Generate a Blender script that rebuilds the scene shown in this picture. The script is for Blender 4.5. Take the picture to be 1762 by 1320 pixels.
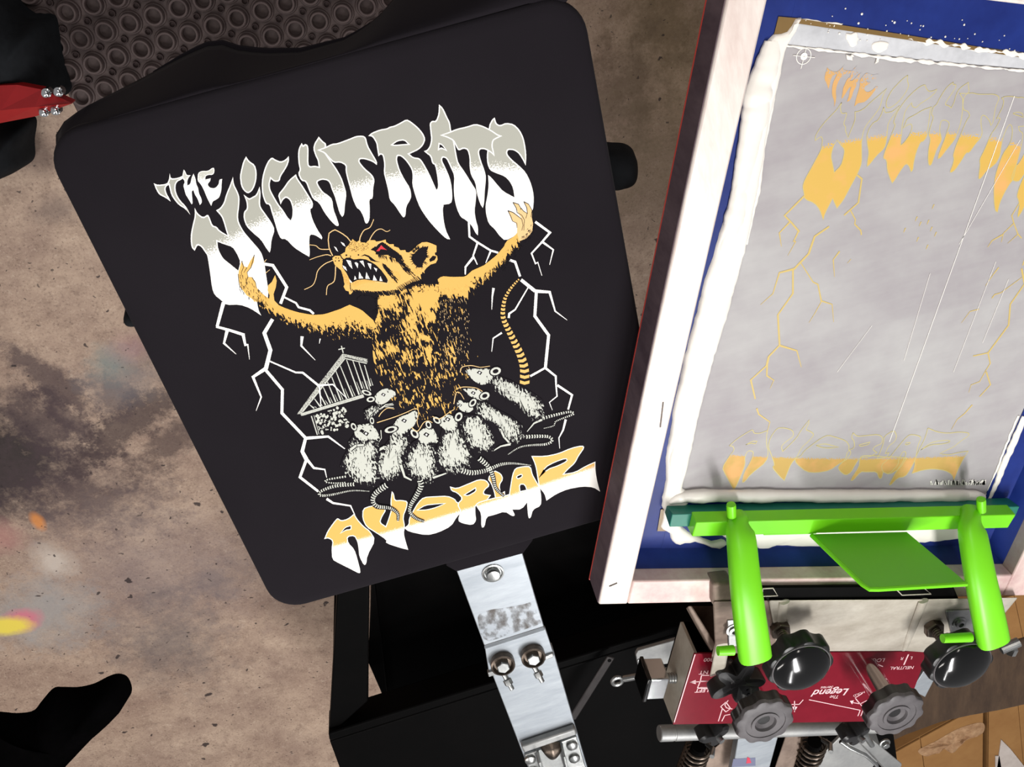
import bpy, bmesh, math, random
import numpy as np
from mathutils import Vector, Matrix, noise
from mathutils.geometry import tessellate_polygon

for _o in list(bpy.data.objects): bpy.data.objects.remove(_o, do_unlink=True)
scene = bpy.context.scene
COL = scene.collection
random.seed(7)

# ------------------------------------------------------------------ camera
FPX, CX, CY = 1570.18, 881.0, 660.0
CAMR = np.array([[0.96259297, -0.27029784, 0.01881114],
                 [-0.22295175, -0.82960795, -0.51190153],
                 [0.15397174, 0.48855884, -0.85883815]])     # camera (x right, y down, z forward) -> world
CAMP = np.array([0.0, 0.0, 1.5])
PZ = 0.80                                                      # height of the printing board above the floor
cam_data = bpy.data.cameras.new('camera')
cam_data.sensor_width = 36.0
cam_data.lens = FPX / 1762.0 * 36.0
cam_data.clip_start = 0.02
cam = bpy.data.objects.new('camera', cam_data)
cam.matrix_world = Matrix(((CAMR[0, 0], -CAMR[0, 1], -CAMR[0, 2], 0.0),
                           (CAMR[1, 0], -CAMR[1, 1], -CAMR[1, 2], 0.0),
                           (CAMR[2, 0], -CAMR[2, 1], -CAMR[2, 2], 1.5),
                           (0, 0, 0, 1)))
COL.objects.link(cam)
scene.camera = cam

# ------------------------------------------------------------------ light
scene.view_settings.view_transform = 'Standard'
scene.view_settings.look = 'None'
scene.view_settings.gamma = 1.0
scene.view_settings.use_curve_mapping = False
scene.view_settings.exposure = 0.0
world = bpy.data.worlds.new('world'); scene.world = world
world.use_nodes = True
world.node_tree.nodes['Background'].inputs[0].default_value = (0.95, 0.93, 0.95, 1)
world.node_tree.nodes['Background'].inputs[1].default_value = 0.30

def area(name, loc, target, sx, sy, power, color):
    d = bpy.data.lights.new(name, 'AREA'); d.shape = 'RECTANGLE'; d.size = sx; d.size_y = sy
    d.energy = power; d.color = color
    o = bpy.data.objects.new(name, d); COL.objects.link(o)
    o.location = loc
    o.rotation_euler = (Vector(target) - Vector(loc)).to_track_quat('-Z', 'Y').to_euler()
    return o
# strip lamps of the workshop ceiling, then two added fill lights
area('ceiling_lamp_press', (0.25, -1.40, 2.60), (0.10, -0.65, 0.8), 0.16, 1.25, 41, (1.0, 0.985, 0.97))
area('ceiling_lamp_tube', (0.12, -2.75, 2.60), (0.15, -0.8, 0.8), 0.07, 1.2, 9, (1.0, 0.99, 0.98))
area('fill_light_operator', (0.45, 1.10, 2.60), (0.40, -0.3, 0.0), 0.16, 1.25, 11, (1.0, 0.93, 0.84))  # unseen fill, added to brighten the floor between shirt and screen
area('fill_light_left', (-1.5, -1.3, 2.6), (-0.4, -0.8, 0.4), 0.3, 1.3, 22, (1.0, 0.95, 0.90))  # unseen fill, added to lift the left side

# ------------------------------------------------------------------ helpers
def P(px, py, dz=0.0):
    """point of the workshop seen at a pixel of the photograph, at height dz above the printing board"""
    r = CAMR @ np.array([(px - CX) / FPX, (py - CY) / FPX, 1.0])
    t = (PZ + dz - CAMP[2]) / r[2]
    q = CAMP + t * r
    return Vector((float(q[0]), float(q[1]), float(q[2])))
def F(px, py): return P(px, py, -PZ)
UV_U = Vector((0.94125554, -0.33769514, 0)); UV_V = Vector((0.33769514, 0.94125554, 0)); ZZ = Vector((0, 0, 1))

def tag(o, label=None, cat=None, group=None, kind=None):
    if label: o['label'] = label
    if cat: o['category'] = cat
    if group: o['group'] = group
    if kind: o['kind'] = kind
    return o
def empty(name, loc, label=None, cat=None, group=None):
    o = bpy.data.objects.new(name, None); COL.objects.link(o); o.location = loc
    o.empty_display_size = 0.02
    o['root'] = 1
    del o['root']
    return tag(o, label, cat, group)
def origin(o):
    v = Vector((0, 0, 0))
    while o is not None:
        v += o.location; o = o.parent
    return v
def obj(name, vf, mat, parent=None, smooth=False, bevel=0.0, seg=2, sub=0, auto=None):
    v, f = vf
    off = origin(parent) if parent is not None else Vector((0, 0, 0))
    me = bpy.data.meshes.new(name)
    me.from_pydata([tuple(Vector(a) - off) for a in v], [], f)
    me.update()
    bm = bmesh.new(); bm.from_mesh(me)
    bmesh.ops.recalc_face_normals(bm, faces=bm.faces)
    bm.to_mesh(me); bm.free()
    if mat is not None: me.materials.append(mat)
    o = bpy.data.objects.new(name, me); COL.objects.link(o)
    if parent is not None: o.parent = parent
    if bevel > 0:
        m = o.modifiers.new('bevel', 'BEVEL'); m.width = bevel; m.segments = seg; m.limit_method = 'ANGLE'; m.angle_limit = math.radians(30)
    if sub:
        m = o.modifiers.new('sub', 'SUBSURF'); m.levels = sub; m.render_levels = sub
    if smooth or bevel > 0:
        for p in me.polygons: p.use_smooth = True
        ang = math.radians(auto if auto else 40)
        if not sub:
            try: me.set_sharp_from_angle(angle=ang)
            except Exception: pass
    return o
def join(*vfs):
    V, Fc = [], []
    for v, f in vfs:
        n = len(V); V += [Vector(a) for a in v]; Fc += [[i + n for i in q] for q in f]
    return V, Fc
def hexa(b, t):
    """closed prism between bottom ring b and top ring t"""
    n = len(b)
    f = [list(range(n - 1, -1, -1)), list(range(n, 2 * n))]
    for i in range(n):
        j = (i + 1) % n; f.append([i, j, n + j, n + i])
    return list(b) + list(t), f
def prism(poly, vec):
    vec = Vector(vec)
    return hexa([Vector(p) for p in poly], [Vector(p) + vec for p in poly])
def obox(c, ex, ey, ez):
    """box about centre c with half-extents vectors"""
    c, ex, ey, ez = Vector(c), Vector(ex), Vector(ey), Vector(ez)
    b = [c - ex - ey - ez, c + ex - ey - ez, c + ex + ey - ez, c - ex + ey - ez]
    return prism(b, 2 * ez)
def slab(pxs, dz, th):
    """level plate whose top outline is given by pixels at height dz, th thick"""
    return prism([P(x, y, dz) for x, y in pxs], (0, 0, -th))
def frame_of(axis):
    a = Vector(axis).normalized()
    h = Vector((0, 0, 1)) if abs(a.z) < 0.9 else Vector((1, 0, 0))
    x = h.cross(a).normalized(); y = a.cross(x)
    return x, y, a
def lathe(o, axis, prof, n=32, lobes=0, amp=0.0, sharp=1.0, phase=0.0):
    """profile (r, h, lobe strength) about axis"""
    o = Vector(o); x, y, a = frame_of(axis)
    V, Fc = [], []
    for pr in prof:
        r, h = pr[0], pr[1]; k = pr[2] if len(pr) > 2 else 0.0
        for i in range(n):
            t = 2 * math.pi * i / n + phase
            rr = r
            if lobes:
                cc = math.cos(lobes * t); cc = math.copysign(abs(cc) ** sharp, cc)
                rr = r * (1 + amp * k * cc)
            V.append(o + x * (rr * math.cos(t)) + y * (rr * math.sin(t)) + a * h)
    m = len(prof)
    for j in range(m - 1):
        for i in range(n):
            i2 = (i + 1) % n
            Fc.append([j * n + i, j * n + i2, (j + 1) * n + i2, (j + 1) * n + i])
    Fc.append(list(range(n - 1, -1, -1))); Fc.append([(m - 1) * n + i for i in range(n)])
    return V, Fc
def cyl(p0, p1, r, r1=None, n=24):
    p0, p1 = Vector(p0), Vector(p1); L = (p1 - p0).length
    return lathe(p0, p1 - p0, [(r, 0), (r if r1 is None else r1, L)], n)
def hexbolt(p, axis, r, h, wash=0.0):
    parts = [lathe(p, axis, [(r, 0), (r, h * .8), (r * .9, h)], 6)]
    if wash: parts.append(lathe(p, axis, [(wash, -0.001), (wash, 0.0012), (wash * .9, 0.0016)], 24))
    return join(*parts)
def tube(pts, radii, n=14, ell=None, up=(0, 0, 1)):
    """swept tube; radii list; ell = (list of flattening of the up axis)"""
    pts = [Vector(p) for p in pts]; V, Fc = [], []; m = len(pts)
    for i, p in enumerate(pts):
        t = (pts[min(i + 1, m - 1)] - pts[max(i - 1, 0)]).normalized()
        u = Vector(up); s = t.cross(u)
        if s.length < 1e-5: s = t.cross(Vector((1, 0, 0)))
        s.normalize(); u2 = s.cross(t).normalized()
        e = ell[i] if ell else 1.0
        for k in range(n):
            a = 2 * math.pi * k / n
            V.append(p + s * (radii[i] * math.cos(a)) + u2 * (radii[i] * e * math.sin(a)))
    for j in range(m - 1):
        for k in range(n):
            k2 = (k + 1) % n
            Fc.append([j * n + k, j * n + k2, (j + 1) * n + k2, (j + 1) * n + k])
    Fc.append(list(range(n - 1, -1, -1))); Fc.append([(m - 1) * n + k for k in range(n)])
    return V, Fc
def resample(pts, n):
    pts = [Vector(p) for p in pts]
    d = [0.0]
    for a, b in zip(pts, pts[1:]): d.append(d[-1] + (b - a).length)
    out = []
    for i in range(n):
        s = d[-1] * i / (n - 1); j = 0
        while j < len(d) - 2 and d[j + 1] < s: j += 1
        w = (s - d[j]) / max(1e-9, d[j + 1] - d[j])
        out.append(pts[j].lerp(pts[j + 1], min(1, max(0, w))))
    return out
def smoothpath(pts, n):
    """Catmull-Rom through points"""
    pts = [Vector(p) for p in pts]; out = []; m = len(pts)
    for i in range(n):
        s = (m - 1) * i / (n - 1); j = min(int(s), m - 2); t = s - j
        p0, p1, p2, p3 = pts[max(j - 1, 0)], pts[j], pts[j + 1], pts[min(j + 2, m - 1)]
        out.append(0.5 * ((2 * p1) + (p2 - p0) * t + (2 * p0 - 5 * p1 + 4 * p2 - p3) * t * t + (3 * p1 - p0 - 3 * p2 + p3) * t ** 3))
    return out

# ------------------------------------------------------------------ materials
def srgb(r, g, b):
    def c(v):
        v /= 255.0
        return v / 12.92 if v <= 0.04045 else ((v + 0.055) / 1.055) ** 2.4
    return (c(r), c(g), c(b), 1.0)
class NT:
    """small node-graph writer"""
    def __init__(self, name):
        self.m = bpy.data.materials.new(name); self.m.use_nodes = True
        self.t = self.m.node_tree; self.n = self.t.nodes
        self.b = self.n['Principled BSDF']
    def node(self, typ, **kw):
        nd = self.n.new(typ)
        for k, v in kw.items(): setattr(nd, k, v)
        return nd
    def link(self, a, b): self.t.links.new(a, b)
    def val(self, sock, v):
        if hasattr(v, 'is_linked') or hasattr(v, 'links'): self.link(v, sock)
        else: sock.default_value = v
    def math(self, op, a, b=0.0, clamp=False):
        nd = self.node('ShaderNodeMath', operation=op, use_clamp=clamp)
        self.val(nd.inputs[0], a); self.val(nd.inputs[1], b); return nd.outputs[0]
    def mix(self, f, a, b):
        nd = self.node('ShaderNodeMix', data_type='RGBA')
        self.val(nd.inputs['Factor'], f)
        self.val([s for s in nd.inputs if s.name == 'A' and s.type == 'RGBA'][0], a)
        self.val([s for s in nd.inputs if s.name == 'B' and s.type == 'RGBA'][0], b)
        return [s for s in nd.outputs if s.type == 'RGBA'][0]
    def ramp(self, f, lo, hi):
        nd = self.node('ShaderNodeMapRange'); nd.clamp = True
        self.val(nd.inputs[0], f); nd.inputs[1].default_value = lo; nd.inputs[2].default_value = hi
        return nd.outputs[0]
    def noise(self, vec, scale, detail=3.0, rough=0.55, dist=0.0):
        nd = self.node('ShaderNodeTexNoise'); nd.inputs['Scale'].default_value = scale
        nd.inputs['Detail'].default_value = detail; nd.inputs['Roughness'].default_value = rough
        nd.inputs['Distortion'].default_value = dist
        if vec is not None: self.link(vec, nd.inputs['Vector'])
        return nd.outputs[0]
    def coord(self, kind='Object'):
        return self.node('ShaderNodeTexCoord').outputs[kind]
    def mapping(self, vec, scale=(1, 1, 1), rot=(0, 0, 0), loc=(0, 0, 0)):
        nd = self.node('ShaderNodeMapping'); self.link(vec, nd.inputs[0])
        nd.inputs['Scale'].default_value = scale; nd.inputs['Rotation'].default_value = rot; nd.inputs['Location'].default_value = loc
        return nd.outputs[0]
    def bump(self, h, strength=0.3, dist=0.001):
        nd = self.node('ShaderNodeBump'); nd.inputs['Strength'].default_value = strength
        nd.inputs['Distance'].default_value = dist
        self.link(h, nd.inputs['Height']); self.link(nd.outputs[0], self.b.inputs['Normal'])
    def set(self, color=None, rough=None, metal=None, spec=None):
        if color is not None: self.val(self.b.inputs['Base Color'], color)
        if rough is not None: self.val(self.b.inputs['Roughness'], rough)
        if metal is not None: self.b.inputs['Metallic'].default_value = metal
        if spec is not None: self.b.inputs['Specular IOR Level'].default_value = spec
        return self.m
def worn(name, c1, c2, scale=30, rough=0.5, metal=0.0, spec=0.4, bump=0.1, lo=0.35, hi=0.7, stretch=(1, 1, 1), rot=0.0):
    t = NT(name)
    v = t.mapping(t.coord(), scale=stretch, rot=(0, 0, rot))
    n = t.noise(v, scale, 5.0, 0.6)
    n2 = t.noise(v, scale * 9, 3.0, 0.6)
    f = t.ramp(t.math('ADD', t.math('MULTIPLY', n, 0.8), t.math('MULTIPLY', n2, 0.2)), lo, hi)
    if bump: t.bump(n2, bump, 0.0006)
    return t.set(t.mix(f, c1, c2), rough, metal, spec)
M = {}
M['cloth'] = None
_t = NT('black_cotton'); _v = _t.coord()
_n = _t.noise(_t.mapping(_v, scale=(1, 1, 1)), 1800, 2.0)
_l = _t.noise(_v, 6, 3.0)
_t.bump(_n, 0.25, 0.0003)
_t.b.inputs['Sheen Weight'].default_value = 0.02
M['cloth'] = _t.set(_t.mix(_t.ramp(_l, .3, .7), srgb(28, 25, 29), srgb(32, 29, 33)), 0.95, 0, 0.05)
M['cloth_dark'] = worn('black_jersey', srgb(16, 17, 19), srgb(30, 32, 35), 14, 0.9, 0, 0.1, 0.2)
M['cloth_deep'] = worn('deep_black_jersey', srgb(3, 3, 3), srgb(7, 6, 7), 14, 0.98, 0, 0.0, 0.1)
M['board'] = worn('black_board', srgb(14, 13, 14), srgb(22, 20, 21), 20, 0.7)
M['alu'] = worn('brushed_aluminium', srgb(138, 144, 150), srgb(160, 165, 170), 14, 0.5, 0.75, 0.5, 0.12, stretch=(1, 6, 1))
M['alu_dull'] = worn('dull_aluminium', srgb(138, 139, 139), srgb(166, 166, 164), 25, 0.5, 0.7, 0.5, 0.15)
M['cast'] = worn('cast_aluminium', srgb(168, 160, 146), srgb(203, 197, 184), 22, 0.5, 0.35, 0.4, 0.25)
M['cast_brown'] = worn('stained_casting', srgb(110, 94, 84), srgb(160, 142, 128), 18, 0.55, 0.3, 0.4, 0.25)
M['zinc'] = worn('zinc_steel', srgb(140, 142, 142), srgb(182, 183, 181), 60, 0.32, 0.95, 0.5, 0.1)
M['steel_dark'] = worn('oiled_steel', srgb(70, 62, 55), srgb(120, 108, 98), 80, 0.35, 0.9, 0.5, 0.2)
M['chrome'] = worn('chrome', srgb(215, 217, 218), srgb(230, 231, 232), 20, 0.12, 1.0, 0.5, 0.0)
M['gloss_black'] = worn('gloss_black_plastic', srgb(7, 8, 8), srgb(10, 10, 11), 20, 0.12, 0, 0.5, 0.0)
M['black_plastic'] = worn('black_plastic', srgb(16, 16, 17), srgb(26, 25, 26), 60, 0.38, 0, 0.4, 0.1)
M['grey_plastic'] = worn('grey_plastic', srgb(76, 73, 75), srgb(96, 92, 94), 40, 0.5, 0, 0.35, 0.2)
M['black_paint'] = worn('black_paint', srgb(3, 3, 3), srgb(6, 5, 5), 12, 0.5, 0, 0.04, 0.1)
M['red'] = worn('crimson_faceplate', srgb(104, 10, 28), srgb(120, 18, 36), 12, 0.22, 0, 0.22, 0.0)
M['pink_print'] = NT('panel_print').set(srgb(232, 190, 194), 0.5)
M['green'] = worn('lime_plastic', srgb(114, 208, 22), srgb(118, 214, 26), 10, 0.38, 0, 0.4, 0.0)
_t = NT('lime_sheet'); _t.b.inputs['Transmission Weight'].default_value = 0.0
M['green_sheet'] = _t.set(srgb(104, 190, 44), 0.4, 0, 0.3)
M['teal'] = worn('teal_rubber', srgb(24, 108, 92), srgb(36, 122, 104), 20, 0.45, 0, 0.4, 0.0)
M['ink_wet'] = worn('wet_white_ink', srgb(232, 227, 218), srgb(238, 234, 227), 16, 0.35, 0, 0.4, 0.0)
M['blue_tape'] = worn('blue_tape', srgb(18, 34, 100), srgb(30, 52, 128), 10, 0.42, 0, 0.22, 0.2)
M['brown_tape'] = worn('brown_tape', srgb(112, 88, 48), srgb(126, 100, 58), 20, 0.35, 0, 0.4, 0.1)
M['frame'] = worn('worn_frame_aluminium', srgb(206, 186, 178), srgb(236, 228, 220), 9, 0.42, 0.15, 0.5, 0.15, .3, .65, stretch=(4, 1, 1), rot=0.34)
M['frame_pink'] = worn('ink_stained_frame', srgb(196, 160, 158), srgb(226, 212, 202), 20, 0.5, 0.1, 0.4, 0.2)
M['pink_line'] = NT('red_seam').set(srgb(206, 70, 60), 0.5)
M['staple'] = NT('staple_steel').set(srgb(60, 54, 50), 0.4, 0.8)
M['red_lacquer'] = worn('red_lacquer', srgb(140, 18, 22), srgb(160, 26, 28), 10, 0.3, 0, 0.5, 0.0)
M['rubber'] = worn('black_rubber', srgb(74, 62, 61), srgb(96, 82, 80), 40, 0.6, 0, 0.3, 0.2)
M['rubber_dark'] = worn('rubber_pit', srgb(58, 47, 47), srgb(76, 63, 62), 40, 0.7, 0, 0.2, 0.2)
M['card'] = worn('cardboard', srgb(140, 100, 58), srgb(156, 116, 70), 9, 0.85, 0, 0.2, 0.1)
M['card_dark'] = worn('dark_kraft', srgb(62, 46, 34), srgb(88, 68, 50), 8, 0.6, 0, 0.35, 0.15, stretch=(5, 1, 1))
M['paper'] = worn('paper', srgb(178, 166, 158), srgb(200, 190, 182), 20, 0.8)
M['tape_torn'] = worn('torn_paper', srgb(140, 105, 75), srgb(185, 150, 115), 60, 0.8, 0, 0.2, 0.4)

# ------------------------------------------------------------------ floor
def floor_material():
    t = NT('stained_concrete'); c = t.coord()
    big = t.noise(c, 2.3, 4.0, 0.6); mid = t.noise(c, 9, 5.0, 0.65); fine = t.noise(c, 70, 4.0, 0.7)
    col = t.mix(t.ramp(mid, .32, .68), srgb(142, 119, 105), srgb(186, 163, 143))
    col = t.mix(t.math('MULTIPLY', t.ramp(big, .40, .66), .55), col, srgb(140, 114, 98))
    col = t.mix(t.math('MULTIPLY', t.ramp(t.noise(c, 30, 5, .7), .5, .72), .5), col, srgb(112, 90, 76))
    col = t.mix(t.math('MULTIPLY', t.ramp(fine, .54, .74), .45), col, srgb(96, 76, 66))
    col = t.mix(t.math('MULTIPLY', t.ramp(fine, .42, .26), .35), col, srgb(212, 194, 174))
    grit = t.noise(c, 240, 3.0, .75)
    col = t.mix(t.math('MULTIPLY', t.ramp(grit, .56, .68), .55), col, srgb(86, 66, 58))
    col = t.mix(t.math('MULTIPLY', t.ramp(grit, .42, .30), .4), col, srgb(206, 186, 166))
    warp = t.math('ADD', t.math('MULTIPLY', t.noise(c, 16, 8.0, 0.75), .8), t.math('MULTIPLY', t.noise(c, 90, 4.0, .7), .2))
    def stain(px, py, rx, ry, ang, colr, amt, soft=.55, wamp=1.1):
        nonlocal col
        o = F(px, py)
        m = t.mapping(c, loc=(-o.x, -o.y, 0))
        nd = t.node('ShaderNodeVectorRotate', rotation_type='Z_AXIS'); t.link(m, nd.inputs['Vector']); nd.inputs['Angle'].default_value = -math.radians(ang)
        s = t.mapping(nd.outputs[0], scale=(1 / rx, 1 / ry, 0))
        ln = t.node('ShaderNodeVectorMath', operation='LENGTH'); t.link(s, ln.inputs[0])
        d = t.math('ADD', ln.outputs['Value'], t.math('MULTIPLY', t.math('SUBTRACT', warp, .5), wamp * 2))
        f = t.math('MULTIPLY', t.ramp(d, 1.0, 1.0 - soft), amt)
        col = t.mix(f, col, colr)
    pur = srgb(64, 48, 52)
    stain(10, 800, .17, .14, 0, srgb(36, 27, 28), .97, .6)
    stain(120, 850, .22, .13, -20, pur, .75, .8, 1.6)
    stain(70, 730, .07, .13, 20, pur, .75, .6, 1.6)
    stain(90, 660, .035, .12, 25, pur, .75, .5, 1.8)
    stain(120, 720, .03, .10, 20, pur, .7, .5, 1.8)
    stain(215, 735, .16, .045, 25, srgb(62, 46, 46), .8, .5, 1.8)
    stain(200, 690, .05, .06, 0, pur, .6, .6, 1.8)
    stain(290, 770, .12, .05, 20, srgb(70, 54, 52), .7, .6, 1.9)
    stain(215, 650, .10, .07, 10, srgb(104, 100, 104), .6, .8, 1.2)
    stain(190, 625, .05, .05, 0, srgb(106, 126, 124), .55, .8, 1.0)
    stain(225, 600, .05, .04, 0, srgb(160, 120, 124), .4, .8, 1.0)
    stain(260, 990, .33, .22, -15, srgb(118, 104, 106), .5, .9, 1.0)
    stain(290, 1110, .15, .18, 0, srgb(86, 80, 82), .55, .9, 1.5)
    stain(70, 1060, .15, .12, 0, srgb(150, 148, 146), .7, .8, 1.2)
    stain(92, 965, .045, .06, 20, srgb(196, 184, 172), .75, .8, .8)
    stain(38, 1068, .05, .035, 0, srgb(198, 110, 126), .9, .6, .6)
    stain(10, 1078, .06, .03, -15, srgb(226, 206, 76), .95, .5, .5)
    stain(65, 898, .015, .028, 0, srgb(206, 130, 60), .8, .6, .5)
    stain(0, 925, .06, .05, 0, srgb(170, 120, 112), .6, .8, 1)
    stain(370, 1000, .10, .06, 0, srgb(92, 84, 90), .45, .9, 1.4)
    stain(1150, 60, .16, .3, 0, srgb(110, 92, 60), .7, .9, .8)
    stain(1060, 170, .2, .10, 40, srgb(72, 56, 44), .45, .8, 2.0)
    stain(1100, 300, .14, .16, 0, srgb(120, 106, 84), .5, .9, 1.0)
    stain(60, 260, .04, .05, 0, srgb(84, 66, 60), .7, .7, 1)
    stain(95, 360, .06, .03, 0, pur, .5, .8, 1.2)
    # scattered dark chips
    dw = t.node('ShaderNodeVectorMath', operation='ADD'); wn = t.node('ShaderNodeTexNoise'); wn.inputs['Scale'].default_value = 60; t.link(c, wn.inputs['Vector'])
    sc = t.node('ShaderNodeVectorMath', operation='SCALE'); t.link(wn.outputs['Color'], sc.inputs[0]); sc.inputs['Scale'].default_value = .022
    t.link(c, dw.inputs[0]); t.link(sc.outputs[0], dw.inputs[1])
    for scale, size, keep, amt in ((17, .16, .70, .9), (34, .17, .60, .85), (75, .20, .55, .7)):
        vo = t.node('ShaderNodeTexVoronoi'); vo.inputs['Scale'].default_value = scale; t.link(t.mapping(dw.outputs[0], scale=(1, 1.35, 1), rot=(0, 0, scale)), vo.inputs['Vector'])
        sep = t.node('ShaderNodeSeparateColor'); t.link(vo.outputs['Color'], sep.inputs[0])
        rad = t.math('MULTIPLY', sep.outputs[1], size)
        chip = t.math('MULTIPLY', t.ramp(t.math('SUBTRACT', vo.outputs['Distance'], rad), .02, -.02), t.ramp(sep.outputs[0], keep, keep + .02))
        col = t.mix(t.math('MULTIPLY', chip, amt), col, srgb(38, 27, 28))
    t.bump(t.math('ADD', mid, t.math('MULTIPLY', fine, .4)), .35, .004)
    return t.set(col, .62, 0, .35)
fl = obj('floor', ([(-4, -5, 0), (4, -5, 0), (4, 3, 0), (-4, 3, 0)], [[0, 1, 2, 3]]), floor_material())
tag(fl, 'stained beige concrete workshop floor with dark spills', None, None, 'structure')
del fl['label']

# ------------------------------------------------------------------ rubber ring mat on the floor
def ring_mat():
    a0 = F(143.3, 63.8)
    va = (F(264, 25.5) - a0) / 3.0            # one cell along a row
    vb = (F(162.7, 109.5) - a0)               # one cell down
    va = Vector((va.x, va.y, 0)); vb = Vector((vb.x, vb.y, 0))
    L = (va.length + vb.length) / 2
    va = va.normalized() * L; vb = (vb - va.normalized() * vb.dot(va.normalized())).normalized() * L
    root = empty('rubber_mat', (a0.x, a0.y, 0), 'black rubber floor mat of moulded rings behind the black shirt', 'mat')
    i0, i1, j0, j1 = -1, 17, -5, 4
    rr = random.Random(3)
    base = [a0 + va * (i0 - .55) + vb * (j0 - .5), a0 + va * (i1 + .5) + vb * (j0 - .5), a0 + va * (i1 + .5) + vb * (j1 - .3), a0 + va * (i0 - .55) + vb * (j1 - .3)]
    base = [Vector((p.x, p.y, 0.001)) for p in base]
    obj('mat_sheet', prism(base, (0, 0, .006)), M['rubber'], root, bevel=.004)
    k = L / .04
    prof = [(.0002, .0072), (.0100 * k, .0072), (.0104 * k, .0085), (.0108 * k, .0205), (.0114 * k, .0215), (.0140 * k, .0215), (.0148 * k, .0200), (.0158 * k, .0105), (.0176 * k, .0100), (.0184 * k, .0085), (.0190 * k, .0060)]
    small = [(.0002, .0072), (.0038 * k, .0072), (.0044 * k, .0125), (.0054 * k, .0125), (.0062 * k, .0060)]
    proto = {}
    for nm, pr, mt, nn in (('ring', prof, M['rubber'], 20), ('stud', small, M['rubber_dark'], 10)):
        v, f = lathe((0, 0, 0), (0, 0, 1), pr, nn)
        me = bpy.data.meshes.new(nm); me.from_pydata([tuple(q) for q in v], [], f); me.update()
        me.materials.append(mt)
        for p in me.polygons: p.use_smooth = True
        me.set_sharp_from_angle(angle=math.radians(35))
        proto[nm] = me
    for i in range(i0, i1 + 1):
        for j in range(j0, j1):
            q = va * i + vb * j
            o = bpy.data.objects.new('ring', proto['ring']); COL.objects.link(o); o.parent = root
            o.location = (q.x, q.y, 0); o.rotation_euler = (rr.uniform(-.03, .03), rr.uniform(-.03, .03), rr.uniform(0, 6))
            if i < i1 and j < j1 - 1:
                q = va * (i + .5) + vb * (j + .5)
                o = bpy.data.objects.new('stud', proto['stud']); COL.objects.link(o); o.parent = root
                o.location = (q.x, q.y, 0)
ring_mat()

# ------------------------------------------------------------------ board and shirt
BX0, BX1, BY0, BY1 = -0.2685, 0.1380, -0.6000, -0.1130
SR = Vector((-0.065, -0.357, PZ - 0.014))
def rrect(x0, x1, y0, y1, r, n=8):
    pts = []
    for cx, cy, a0 in ((x1 - r, y1 - r, 0), (x0 + r, y1 - r, 90), (x0 + r, y0 + r, 180), (x1 - r, y0 + r, 270)):
        for k in range(n + 1):
            a = math.radians(a0 + 90 * k / n); pts.append((cx + r * math.cos(a), cy + r * math.sin(a)))
    return pts
def rr_at(ins, z):
    return [Vector((x, y, PZ + z)) for x, y in rrect(BX0 + ins, BX1 - ins, BY0 + ins, BY1 - ins, max(.004, .030 - ins))]
board = obj('printing_board', hexa(rr_at(.004, -.0125), rr_at(.004, -.0030)), M['board'], None, bevel=.002)
tag(board, 'flat board under the black printed shirt, held by the metal arm', 'board')

shirt = empty('t_shirt', SR, 'black t-shirt stretched on a board with a yellow rat print', 't-shirt')
loops = [(.050, 0.0), (.012, 0.0), (.004, -.0006), (.0012, -.0022), (0, -.0048), (0, -.0100), (.003, -.0145), (.012, -.0150)]
V, Fc = [], []; n = len(rr_at(0, 0))
for ins, z in loops: V += rr_at(ins, z)
Fc.append(list(range(n)))
for j in range(len(loops) - 1):
    for i in range(n): Fc.append([j * n + i, j * n + (i + 1) % n, (j + 1) * n + (i + 1) % n, (j + 1) * n + i])
obj('shirt_body', (V, Fc), M['cloth'], shirt, smooth=True, auto=60)
# collar end of the shirt, sagging off the far end of the board
edge = [(BX0 + .004, BY1 - .030), (BX0 + .010, BY1 - .012), (BX0 + .03, BY1 - .002), (-.20, BY1), (-.15, BY1), (-.10, BY1), (-.05, BY1), (0, BY1), (.05, BY1), (.10, BY1), (BX1 - .012, BY1 - .006)]
rim_px = [(96, 232), (104, 214), (140, 187), (235, 139), (322, 92), (372, 71), (410, 84), (455, 90), (520, 88), (600, 65), (650, 30), (700, -30), (800, -70), (900, -90), (1003, -60)]
A = resample([Vector((x, y, PZ - .003)) for x, y in edge], 44)
B = resample([P(x, y, -.105 if 2 < i < 13 else -.03) for i, (x, y) in enumerate(rim_px)], 44)
V, Fc = [], []; K = 9
for k in range(K + 1):
    w = k / K
    for i, (a, b) in enumerate(zip(A, B)):
        q = a.lerp(b, w)
        z = a.z + (b.z - a.z) * (w ** 1.7)
        q.z = z + .004 * math.sin(w * 3.1) * noise.noise(Vector((q.x * 22, q.y * 14, 1)))
        V.append(q)
for k in range(K):
    for i in range(43): Fc.append([k * 44 + i, k * 44 + i + 1, (k + 1) * 44 + i + 1, (k + 1) * 44 + i])
o = obj('collar_end', (V, Fc), M['cloth'], shirt, smooth=True, auto=80)
m = o.modifiers.new('thick', 'SOLIDIFY'); m.thickness = .0012; m.offset = -1
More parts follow.
